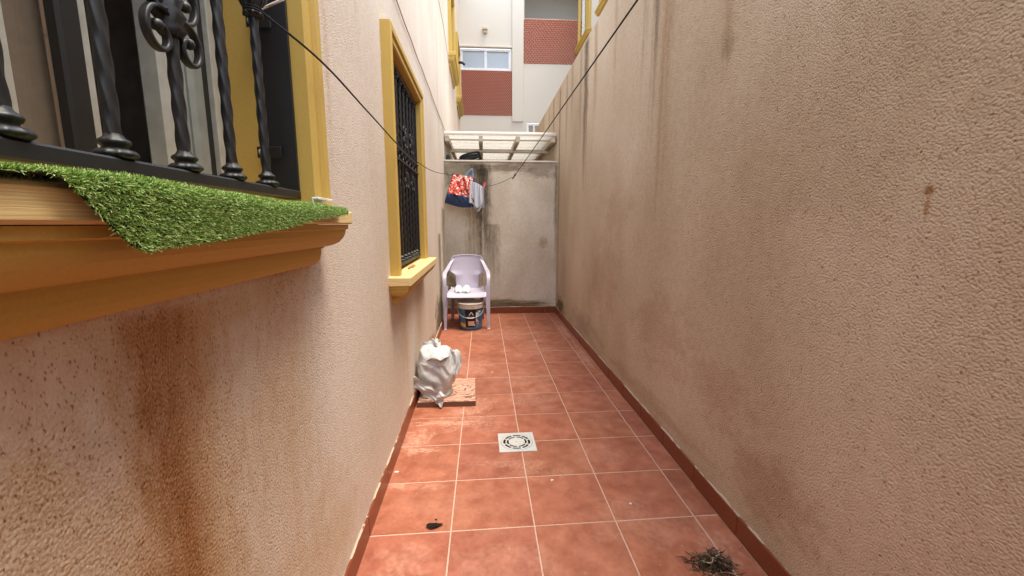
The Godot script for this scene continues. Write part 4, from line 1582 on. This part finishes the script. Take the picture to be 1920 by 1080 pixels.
# ---------------------------------------------------------------- board and crumpled white sack
func build_sack() -> void:
	# wood-grained board
	var w := 256
	var im := Image.create(w, w, false, Image.FORMAT_RGB8)
	var hb := PackedByteArray()
	hb.resize(w * w)
	var n := noise(141, 0.012, 3)
	for j in w:
		for i in w:
			var d := sqrt(pow((i - 150) * 0.5, 2.0) + pow(j - 118, 2.0)) + 34.0 * n.get_noise_2d(i * 0.6, j * 0.9)
			var q := absf(fposmod(d / 24.0, 1.0) - 0.5) * 2.0
			var line := 1.0 - sm(0.66, 0.95, q) * (0.75 + 0.3 * n.get_noise_2d(i * 2.0, j * 2.0))
			var f := 0.5 + 0.5 * n.get_noise_2d(i * 5.0, j * 5.0 + 200)
			im.set_pixel(i, j, Color(0.72, 0.52, 0.43).lerp(Color(0.84, 0.67, 0.57), f) * Color(0.35 + 0.65 * line, 0.32 + 0.68 * line, 0.3 + 0.7 * line))
			hb[j * w + i] = int(255 * line)
	var m := StandardMaterial3D.new()
	m.albedo_texture = tex(im)
	m.heightmap_enabled = true
	m.heightmap_texture = gray(hb, w, w)
	m.heightmap_scale = 0.06
	m.roughness = 0.75
	var g := thing("wood_board", "square wood-grained board lying on the tiles under the white sack", "board")
	var b := MB.new()
	var y := 0.036
	var c := [Vector3(-0.44, y, -2.63), Vector3(-0.063, y, -2.63), Vector3(-0.072, y, -3.05), Vector3(-0.44, y, -3.04)]
	b.quad(c[0], c[1], c[2], c[3])
	part(b, "top_face", m, g)
	var s := MB.new()
	var mid := Vector3(-0.25, 0.018, -2.84)
	for k in 4:
		var k2 := (k + 1) % 4
		var dn := Vector3(0, -0.036, 0)
		var eo := Vector3(0, -0.003, 0)
		var a0: Vector3 = c[k] + (c[k] - mid).normalized() * 0.003 + eo
		var a1: Vector3 = c[k2] + (c[k2] - mid).normalized() * 0.003 + eo
		s.quad_out(c[k], c[k2], a1, a0, mid)
		s.quad_out(a0, a1, Vector3(a1.x, 0.0004, a1.z), Vector3(a0.x, 0.0004, a0.z), mid + dn * 0.0)
	part(s, "edge", mat("board_edge", lin(0.2, 0.1, 0.065), 0.85, 0.3, 12.0), g)

	# sack: facets and creases of stiff crumpled film
	var k := thing("plastic_sack", "crumpled white plastic sack standing on the wooden board by the left wall", "sack", Vector3(-0.335, 0.0365, -2.79))
	var pm := mat("white_film", lin(0.62, 0.615, 0.6), 0.5, 0.5, 9.0)
	pm.backlight_enabled = true
	pm.backlight = Color(0.3, 0.3, 0.3)
	var sk := MB.new()
	var r := RandomNumberGenerator.new()
	r.seed = 5
	var nu := 72
	var nv := 48
	var cell := noise(151, 7.0, 1, FastNoiseLite.TYPE_CELLULAR)
	cell.cellular_return_type = FastNoiseLite.RETURN_DISTANCE2_SUB
	cell.cellular_jitter = 1.0
	var cel2 := noise(152, 16.0, 1, FastNoiseLite.TYPE_CELLULAR)
	cel2.cellular_return_type = FastNoiseLite.RETURN_DISTANCE2_SUB
	var big := noise(153, 5.0, 2)
	var rows := []
	for j in nv + 1:
		var v := float(j) / nv
		var row := []
		for i in nu:
			var a := TAU * i / nu
			# squarish section, wide below, folded in at the top
			var hw := 0.125
			var hd := 0.135
			var q := pow(pow(absf(cos(a)), 3.2) + pow(absf(sin(a)), 3.2), -1.0 / 3.2)
			var e: float
			var y_: float
			if v < 0.08:
				e = v / 0.08 * 0.92
				y_ = 0.0
			elif v < 0.8:
				var t := (v - 0.08) / 0.72
				e = 0.92 + 0.12 * sin(t * PI * 0.9)
				y_ = t * 0.285
			else:
				var t := (v - 0.8) / 0.2
				e = cos(t * PI * 0.5) * 0.95
				y_ = 0.285 + 0.055 * sin(t * PI * 0.5)
			var p := Vector3(cos(a) * q * hw * e, y_, sin(a) * q * hd * e)
			var dir := Vector3(cos(a), 0.35 if v > 0.7 else 0.0, sin(a)).normalized()
			var cr := (cell.get_noise_3dv(p) + 1.0) * 0.5
			var cr2 := (cel2.get_noise_3dv(p * 1.1) + 1.0) * 0.5
			var amt := sm(0.03, 0.15, v)
			p += dir * amt * (0.05 * cr + 0.008 * cr2 - 0.026 + 0.03 * big.get_noise_3dv(p))
			# the front is pulled flat, leaning back
			if v > 0.2 and v < 0.78:
				p.z = minf(p.z, 0.115 - 0.12 * (p.y - 0.1) + 0.10 * maxf(0.0, absf(p.x + 0.02) - 0.07) + 0.008 * sin(p.x * 60.0 + p.y * 70.0))
			p.y += amt * (0.03 * big.get_noise_3dv(p * 1.7 + Vector3(4, 2, 1)) + 0.022 * cr * sm(0.7, 0.9, v))
			p.x = maxf(p.x, -0.126 + 0.002 * r.randf())
			p.y = maxf(p.y, 0.0)
			row.append(sk.p(p))
		rows.append(row)
	for j in nv:
		for i in nu:
			var i2 := (i + 1) % nu
			sk.quad_i(rows[j][i2], rows[j][i], rows[j + 1][i], rows[j + 1][i2])
	part(sk, "body", pm, k)
	# folded mouth: tufts on top and a tongue hanging down the front
	var fold := func(u: float, v: float, pts: Array, wid: float, sd: float) -> Vector3:
		var t := v * (pts.size() - 1)
		var i := mini(int(t), pts.size() - 2)
		var p: Vector3 = pts[i].lerp(pts[i + 1], t - i)
		var e := (u - 0.5) * wid * (1.0 - 0.55 * v * v)
		return p + Vector3(e, 0.010 * sin(u * 17.0 + sd) * (1.0 - 0.4 * v) + 0.006 * sin(v * 21.0 + sd), 0.012 * sin(u * 11.0 + v * 7.0 + sd))
	var t1 := MB.new()
	t1.shell(18, 12, func(u, v):
		# band wrapped slantwise round the foot, ending in a point that hangs over the board
		var f0 := Vector3(-0.13, 0.17 - 0.09 * v, 0.125)
		var f1 := Vector3(0.01, 0.09 - 0.09 * v, 0.165)
		var f2 := Vector3(0.075 - 0.02 * v, 0.055 - 0.088 * v, 0.175 + 0.012 * v)
		var e: float = u * 2.0
		var p: Vector3 = f0.lerp(f1, e) if e < 1.0 else f1.lerp(f2, e - 1.0)
		return p + Vector3(0, 0.006 * sin(u * 19.0), 0.008 * sin(u * 14.0 + v * 9.0) + 0.004 * sin(v * 24.0 + u * 5.0)), 0.0012)
	part(t1, "loose_flap", pm, k)
	var t2 := MB.new()
	t2.shell(14, 10, func(u, v): return fold.call(u, v, [Vector3(-0.03, 0.3, 0.02), Vector3(-0.02, 0.35, 0.0), Vector3(0.0, 0.375, -0.02)], 0.13, 2.3), 0.0012)
	part(t2, "loose_flap", pm, k)
	var t3 := MB.new()
	t3.shell(12, 12, func(u, v): return fold.call(u, v, [Vector3(0.07, 0.3, 0.0), Vector3(0.12, 0.29, 0.02), Vector3(0.145, 0.22, 0.04), Vector3(0.135, 0.15, 0.06)], 0.1, 4.0), 0.0012)
	part(t3, "loose_flap", pm, k)

# ---------------------------------------------------------------- clothesline and what hangs on it
func smooth_path(pts: Array, n: int) -> Array:
	var cur := Curve3D.new()
	for q in pts:
		cur.add_point(q)
	for i in pts.size():
		var a: Vector3 = pts[maxi(i - 1, 0)]
		var b: Vector3 = pts[mini(i + 1, pts.size() - 1)]
		cur.set_point_in(i, (a - b) / 6.0)
		cur.set_point_out(i, (b - a) / 6.0)
	cur.bake_interval = 0.01
	var out := []
	for i in n + 1:
		out.append(cur.sample_baked(cur.get_baked_length() * i / n, true))
	return out

func peg(g: Node3D, m: Material, k := 1.0) -> void:
	for sg in [-1.0, 1.0]:
		var b := MB.new()
		b.xf = Transform3D(Basis(Vector3.FORWARD, sg * 0.09), Vector3(sg * 0.006, 0, 0))
		b.cbox(Vector3(-0.004, -0.04, -0.005) * k, Vector3(0.004, 0.036, 0.005) * k, 0.0015)
		part(b, "jaw", m, g)
	var s := MB.new()
	s.tube([Vector3(0, 0.0, -0.007) * k, Vector3(0, 0.0, 0.007) * k], 0.0045, 8)
	part(s, "spring", M.alu_grey, g)

func build_laundry() -> void:
	var g := thing("clothesline", "thin dark clothesline strung from the near grille to the back wall and overhead", "clothesline")
	var left := smooth_path([Vector3(-0.452, 1.622, -0.965), Vector3(-0.385, 1.577, -1.116), Vector3(-0.385, 1.565, -1.52), Vector3(-0.395, 1.555, -2.262), Vector3(-0.415, 1.601, -3.25), Vector3(-0.44, 1.694, -4.336), Vector3(-0.435, 1.794, -5.3), Vector3(-0.362, 1.77, -5.36), Vector3(-0.246, 1.728, -5.38), Vector3(-0.101, 1.677, -5.38), Vector3(0.018, 1.65, -5.36), Vector3(0.196, 1.686, -5.32), Vector3(0.385, 1.767, -5.255)], 160)
	var b := MB.new()
	b.tube(left, 0.0027, 6)
	part(b, "cord", M.cord, g)
	var b2 := MB.new()
	b2.tube([Vector3(0.385, 1.767, -5.255), Vector3(0.493, 1.907, -4.2), Vector3(0.557, 1.987, -2.6), Vector3(0.5585, 1.982, -1.6), Vector3(0.7, 2.1765, -1.0), Vector3(0.85, 2.382, -0.3), Vector3(0.964, 2.54, 0.29)], 0.0036, 6)
	part(b2, "cord", M.cord, g)
	var b3 := MB.new()
	b3.tube([Vector3(-0.452, 1.622, -0.965), Vector3(-0.4, 1.6913, -1.0383)], 0.0017, 6)
	b3.tube([Vector3(-0.452, 1.626, -0.968), Vector3(-0.4, 1.6798, -1.0152)], 0.0017, 6)
	part(b3, "loose_end", M.cable_grey, g)
	var kn := MB.new()
	for q in 3:
		var pts := []
		for i in 17:
			var a := TAU * i / 16.0
			pts.append(Vector3(-0.464 + 0.0165 * cos(a), 1.612 + q * 0.005 + 0.002 * sin(a), -0.962 + 0.0165 * sin(a)))
		kn.tube(pts, 0.0021, 6)
	part(kn, "knot", M.cord, g)
	var hk := MB.new()
	hk.tube([Vector3(-0.435, 1.794, -5.531), Vector3(-0.435, 1.794, -5.31), Vector3(-0.435, 1.81, -5.29), Vector3(-0.435, 1.82, -5.3)], 0.004, 6)
	part(hk, "wall_hook", M.iron, g)

	# wooden peg and pink peg
	var p1 := thing("clothes_peg", "weathered brown peg clipped where the clothesline bends upward", "clothes peg", Vector3(0.385, 1.767, -5.25))
	p1.rotation.z = -0.55
	peg(p1, M.wood_dark if M.has("wood_dark") else mat("wood_dark", lin(0.13, 0.075, 0.045), 0.8, 0.3, 9.0), 1.05)
	var p2 := thing("clothes_peg", "pink plastic peg at the right corner of the hanging white cloth", "clothes peg", Vector3(0.018, 1.66, -5.352))
	p2.rotation.z = -0.25
	peg(p2, mat("pink_plastic", lin(0.75, 0.12, 0.16), 0.4, 0.5, 0.0), 1.15)

	# shopping bag: printed front, blue base and trim
	var w := 192
	var im := Image.create(w, w, false, Image.FORMAT_RGB8)
	im.fill(Color(0.62, 0.12, 0.09))
	var r := RandomNumberGenerator.new()
	r.seed = 17
	var cols := [Color(0.86, 0.28, 0.18), Color(0.72, 0.10, 0.09), Color(0.94, 0.84, 0.80), Color(0.93, 0.52, 0.38), Color(0.36, 0.07, 0.08), Color(0.9, 0.75, 0.7), Color(0.82, 0.2, 0.14)]
	for q in 420:
		var c: Color = cols[r.randi() % cols.size()]
		var cx := r.randi_range(0, w - 1)
		var cy := r.randi_range(0, w - 1)
		var rx := r.randf_range(4.0, 11.0)
		var ry := r.randf_range(4.0, 11.0)
		for j in range(maxi(0, int(cy - ry)), mini(w, int(cy + ry))):
			for i in range(maxi(0, int(cx - rx)), mini(w, int(cx + rx))):
				if pow((i - cx) / rx, 2.0) + pow((j - cy) / ry, 2.0) < 1.0:
					im.set_pixel(i, j, c)
	var pm := StandardMaterial3D.new()
	pm.albedo_texture = tex(im)
	pm.roughness = 0.55
	var blue := mat("bag_blue", lin(0.025, 0.055, 0.14), 0.5, 0.5, 8.0)
	var bag := thing("shopping_bag", "red and white patterned shopping bag with blue base hanging on the clothesline", "bag", Vector3(-0.31, 1.42, -5.4), 0.0)
	bag.rotation.z = -0.2
	var body := MB.new()
	body.shell(26, 26, func(u, v):
		var x: float = (u - 0.5)
		return Vector3(x * lerpf(0.31, 0.26, v), 0.12 + v * 0.25, 0.05 + 0.02 * sin(u * 7.0 + v * 3.0) * (1.0 - v * 0.4) + 0.008 * sin(u * 21.0 + v * 9.0) - 0.03 * v + 0.02 * cos(x * 3.0)), 0.002)
	part(body, "printed_front", pm, bag)
	var rear := MB.new()
	rear.shell(20, 20, func(u, v):
		var x: float = (u - 0.5)
		return Vector3(x * lerpf(0.36, 0.28, v), 0.02 + v * 0.35, -0.045 - 0.012 * sin(u * 9.0) + 0.02 * v), 0.002)
	part(rear, "rear_panel", blue, bag)
	var bs := MB.new()
	bs.shell(30, 12, func(u, v):
		var x: float = (u - 0.5)
		var fx: float = x * lerpf(0.42, 0.315, v) + 0.04 * (1.0 - v)
		return Vector3(fx, 0.0 + v * 0.122 + 0.035 * x * (1.0 - v) - 0.015 * cos(x * 5.0) * (1.0 - v), 0.02 + 0.05 * sin(v * PI * 0.5) + 0.014 * sin(u * 13.0) + 0.006 * sin(u * 31.0 + v * 8.0)), 0.002)
	part(bs, "base_panel", blue, bag)
	for sg in [-1.0, 1.0]:
		var sd := MB.new()
		sd.shell(6, 16, func(u, v):
			var hx: float = lerpf(0.165, 0.135, v)
			return Vector3(sg * (hx - 0.02 * sin(u * PI)), 0.01 + v * 0.36, -0.05 + 0.1 * u), 0.002)
		part(sd, "side_gusset", blue, bag)
	var hl := MB.new()
	hl.sweep(smooth_path([Vector3(0.02, 0.36, 0.02), Vector3(0.05, 0.43, 0.0), Vector3(0.085, 0.475, -0.01), Vector3(0.105, 0.42, -0.005), Vector3(0.125, 0.345, 0.02)], 24), [Vector2(1, 1), Vector2(-1, 1), Vector2(-1, -1), Vector2(1, -1)], [Vector2(0.011, 0.0015)], Vector3.RIGHT)
	part(hl, "handle", mat("bag_strap", lin(0.1, 0.17, 0.3), 0.6, 0.4, 8.0), bag)

	# white cloth beside it
	var cl := thing("hanging_cloth", "pale grey-white cloth bunched on the clothesline beside the patterned bag", "cloth", Vector3(-0.085, 1.4, -5.36))
	var wm := mat("cloth_white", lin(0.6, 0.61, 0.66), 0.9, 0.3, 12.0)
	wm.rim_enabled = true
	wm.rim = 0.3
	var fb := MB.new()
	fb.shell(30, 20, func(u, v):
		var x: float = u - 0.5
		return Vector3(-0.005 + x * lerpf(0.17, 0.15, v) + 0.01 * v, lerpf(0.02 + 0.03 * sin(u * 6.0 + 1.0), 0.31 - 0.075 * u * u, v), 0.03 + 0.014 * sin(u * 15.0 + v * 2.0) * (1.15 - v) + 0.006 * sin(u * 33.0)), 0.0025)
	part(fb, "front_fold", wm, cl)
	var rb := MB.new()
	rb.shell(30, 16, func(u, v):
		var x: float = u - 0.5
		return Vector3(0.015 + x * 0.17, lerpf(-0.03 + 0.03 * sin(u * 9.0), 0.31 - 0.075 * u * u, v), -0.02 + 0.03 * v + 0.012 * sin(u * 18.0 + 2.0) * (1.1 - v)), 0.0025)
	part(rb, "rear_fold", wm, cl)

# ---------------------------------------------------------------- floor drain
func build_drain() -> void:
	var d := thing("floor_drain", "square white plastic floor drain with two rings of slots in the tiles", "drain", Vector3(0.172, 0.0005, -2.146), 0.02)
	var m := mat("drain_white", lin(0.62, 0.61, 0.58), 0.5, 0.5, 9.0)
	var dark := mat("drain_dark", lin(0.015, 0.014, 0.013), 0.9, 0.2, 0.0)
	var b := MB.new()
	var hs := 0.1
	# frame: square with a round hole
	var n := 48
	for k in n:
		var a0 := TAU * k / n
		var a1 := TAU * (k + 1) / n
		var sq := func(a: float) -> Vector3:
			var q := 1.0 / maxf(absf(cos(a)), absf(sin(a)))
			return Vector3(cos(a) * q * hs, 0.0035, -sin(a) * q * hs)
		var ci := func(a: float, r: float, y: float) -> Vector3: return Vector3(cos(a) * r, y, -sin(a) * r)
		b.quad(sq.call(a0), sq.call(a1), ci.call(a1, 0.0885, 0.0042), ci.call(a0, 0.0885, 0.0042))
		b.quad(ci.call(a0, 0.0885, 0.0042), ci.call(a1, 0.0885, 0.0042), ci.call(a1, 0.0868, 0.0015), ci.call(a0, 0.0868, 0.0015))
		var lo0: Vector3 = sq.call(a0)
		var lo1: Vector3 = sq.call(a1)
		b.quad(Vector3(lo0.x, -0.001, lo0.z), Vector3(lo1.x, -0.001, lo1.z), lo1, lo0)
	part(b, "frame", m, d)
	var bd := MB.new()
	bd.lathe(Vector3(0, 0.0004, 0), [Vector2(0.0875, 0.0), Vector2(0.0, 0.0001)], 40)  # flat near-black disc stands in for the shade inside the slots
	part(bd, "dark_disc", dark, d)
	# grate: rings joined by bridges, slots left open between them
	var g := MB.new()
	var ring := func(r0: float, r1: float, a0: float, a1: float, y: float, steps: int) -> void:
		for k in steps:
			var p0 := lerpf(a0, a1, float(k) / steps)
			var p1 := lerpf(a0, a1, float(k + 1) / steps)
			var c0 := Vector3(cos(p0), 0, -sin(p0))
			var c1 := Vector3(cos(p1), 0, -sin(p1))
			var up := Vector3(0, y, 0)
			g.quad(c0 * r1 + up, c1 * r1 + up, c1 * r0 + up, c0 * r0 + up)
			g.quad(c0 * r1, c1 * r1, c1 * r1 + up, c0 * r1 + up)
			g.quad(c1 * r0, c0 * r0, c0 * r0 + up, c1 * r0 + up)
	ring.call(0.0745, 0.0855, 0.0, TAU, 0.0042, 60)
	ring.call(0.0555, 0.062, 0.0, TAU, 0.0042, 60)
	ring.call(0.0005, 0.0445, 0.0, TAU, 0.0042, 48)
	for k in 8:
		var a := TAU * k / 8.0 + 0.3
		ring.call(0.0619, 0.0746, a - 0.07, a + 0.07, 0.0041, 2)
	for k in 6:
		var a := TAU * k / 6.0 + 0.55
		ring.call(0.0444, 0.0556, a - 0.09, a + 0.09, 0.0041, 2)
	part(g, "grate", m, d)
	var sc := MB.new()
	sc.lathe(Vector3(0, 0.0042, 0), [Vector2(0.006, 0.0), Vector2(0.005, 0.0012), Vector2(0.0, 0.0014)], 12)
	part(sc, "screw", M.alu, d)

# ---------------------------------------------------------------- litter on the floor
func build_debris() -> void:
	var r := RandomNumberGenerator.new()
	r.seed = 41
	var m := mat("dry_leaf", lin(1, 1, 1), 0.9, 0.3, 0.0)
	m.vertex_color_use_as_albedo = true
	var b := MB.new()
	var at := Vector3(0.80, 0.0, -1.262)
	var flat_sec := [Vector2(1, 0.3), Vector2(0, 0.5), Vector2(-1, 0.3), Vector2(-1, -0.3), Vector2(0, -0.5), Vector2(1, -0.3)]
	for i in 420:
		var a := r.randf() * TAU
		var rad := absf(r.randfn(0.0, 0.5))
		var c := at + Vector3(cos(a) * rad * 0.078, 0.004 + 0.028 * maxf(0.0, 1.0 - rad) * r.randf(), sin(a) * rad * 0.055)
		var dir := Vector3(r.randfn(), r.randfn() * 0.25, r.randfn()).normalized()
		var ln := r.randf_range(0.008, 0.032)
		var bend := Vector3(r.randfn(), absf(r.randfn()) * 0.6, r.randfn()) * ln * 0.25
		var p0 := c - dir * ln
		var p2 := c + dir * ln
		p0.y = maxf(p0.y, 0.002)
		p2.y = maxf(p2.y, 0.002)
		var k := r.randf()
		var t := Color(0.02, 0.016, 0.012).lerp(Color(0.24, 0.15, 0.085), k * k)
		if r.randf() < 0.07:
			t = Color(0.36, 0.28, 0.18)
		b.tint = t
		b.sweep([p0, c + bend, p2], flat_sec, [Vector2(0.0006, 0.0006), Vector2(r.randf_range(0.0012, 0.0034), 0.0012), Vector2(0.0004, 0.0004)], dir.cross(Vector3(0.2, 1, 0.1)).normalized())
	single(b, "dead_leaf_clump", m, "tangled clump of dry dark leaves and twigs on the tiles by the right skirting", "leaf litter")
	# shrivelled black leaf
	var q := MB.new()
	q.tint = Color(0.016, 0.013, 0.011)
	var f := noise(161, 30.0, 3)
	q.shell(16, 8, func(u, v):
		var x: float = (u - 0.5) * 0.064
		var wd: float = 0.013 * pow(sin(clampf(u * 0.92 + 0.05, 0.0, 1.0) * PI), 0.6) * (1.3 - 0.8 * u)
		var z: float = (v - 0.5) * 2.0 * wd
		return Vector3(-0.205 + x, 0.004 + absf(z) * 0.5 + 0.008 * absf(f.get_noise_2d(x * 4.0, z * 4.0)), -1.52 + z + 0.006 * sin(u * 4.0)), 0.0015)
	q.shell(4, 4, func(u, v): return Vector3(-0.203 + (u - 0.5) * 0.008, 0.002 + 0.002 * sin(u * 6.0), -1.558 + (v - 0.5) * 0.006), 0.0015)
	for k in 14:
		var c := Vector3(-0.205 + r.randfn(0, 0.02), 0.004, -1.52 + r.randfn(0, 0.007))
		var d := Vector3(r.randfn(), 0.25, r.randfn()).normalized() * 0.009
		q.sweep([c - Vector3(d.x, 0, d.z), c + Vector3(0, 0.003, 0), c + d], flat_sec, [Vector2(0.0005, 0.0005), Vector2(0.0022, 0.0012), Vector2(0.0004, 0.0004)], Vector3.UP)
	single(q, "black_leaf", m, "shrivelled black leaf lying on the tiles near the left skirting", "leaf litter")
	# flakes of paint and plaster
	var fm := mat("flake", lin(0.75, 0.66, 0.56), 0.9, 0.3, 0.0)
	for e in [[Vector3(-0.43, 0.0, -1.905), 0.014, "pale plaster flake against the left skirting"], [Vector3(0.62, 0.0, -1.6), 0.009, "small pale flake on the tile right of the drain, nearest the viewer"], [Vector3(0.31, 0.0, -1.79), 0.012, "small pale flake on the joint just in front of the drain"], [Vector3(0.06, 0.0, -3.26), 0.012, "tiny white scrap on the tiles behind the wooden board"]]:
		var k := MB.new()
		var rad: float = e[1]
		var c: Vector3 = e[0]
		var ring := []
		for i in 7:
			var a := TAU * i / 7.0
			var rr := rad * r.randf_range(0.45, 1.0)
			ring.append(Vector3(c.x + cos(a) * rr, 0.0025 + r.randf() * 0.003, c.z - sin(a) * rr * 0.8))
		var top := c + Vector3(0, 0.006, 0)
		for i in 7:
			var i2 := (i + 1) % 7
			k.face(top, ring[i], ring[i2])
			var lo: Vector3 = ring[i]
			var lo2: Vector3 = ring[i2]
			k.quad(Vector3(lo.x, 0.0006, lo.z), Vector3(lo2.x, 0.0006, lo2.z), lo2, lo)
		single(k, "plaster_flake", fm, e[2], "flake", "flakes on the floor")
	# stick left on the second sill
	var s := on_house("wooden_stick", "short orange-brown stick lying on the sill of the second window", "stick")
	var st := MB.new()
	st.cbox(Vector3(0.03, 0.935, -2.6), Vector3(0.042, 0.946, -2.42), 0.003)
	st.cbox(Vector3(0.0425, 0.935, -2.59), Vector3(0.05, 0.943, -2.5), 0.002)
	part(st, "shaft", mat("stick_orange", lin(0.55, 0.24, 0.08), 0.7, 0.4, 5.0), s)
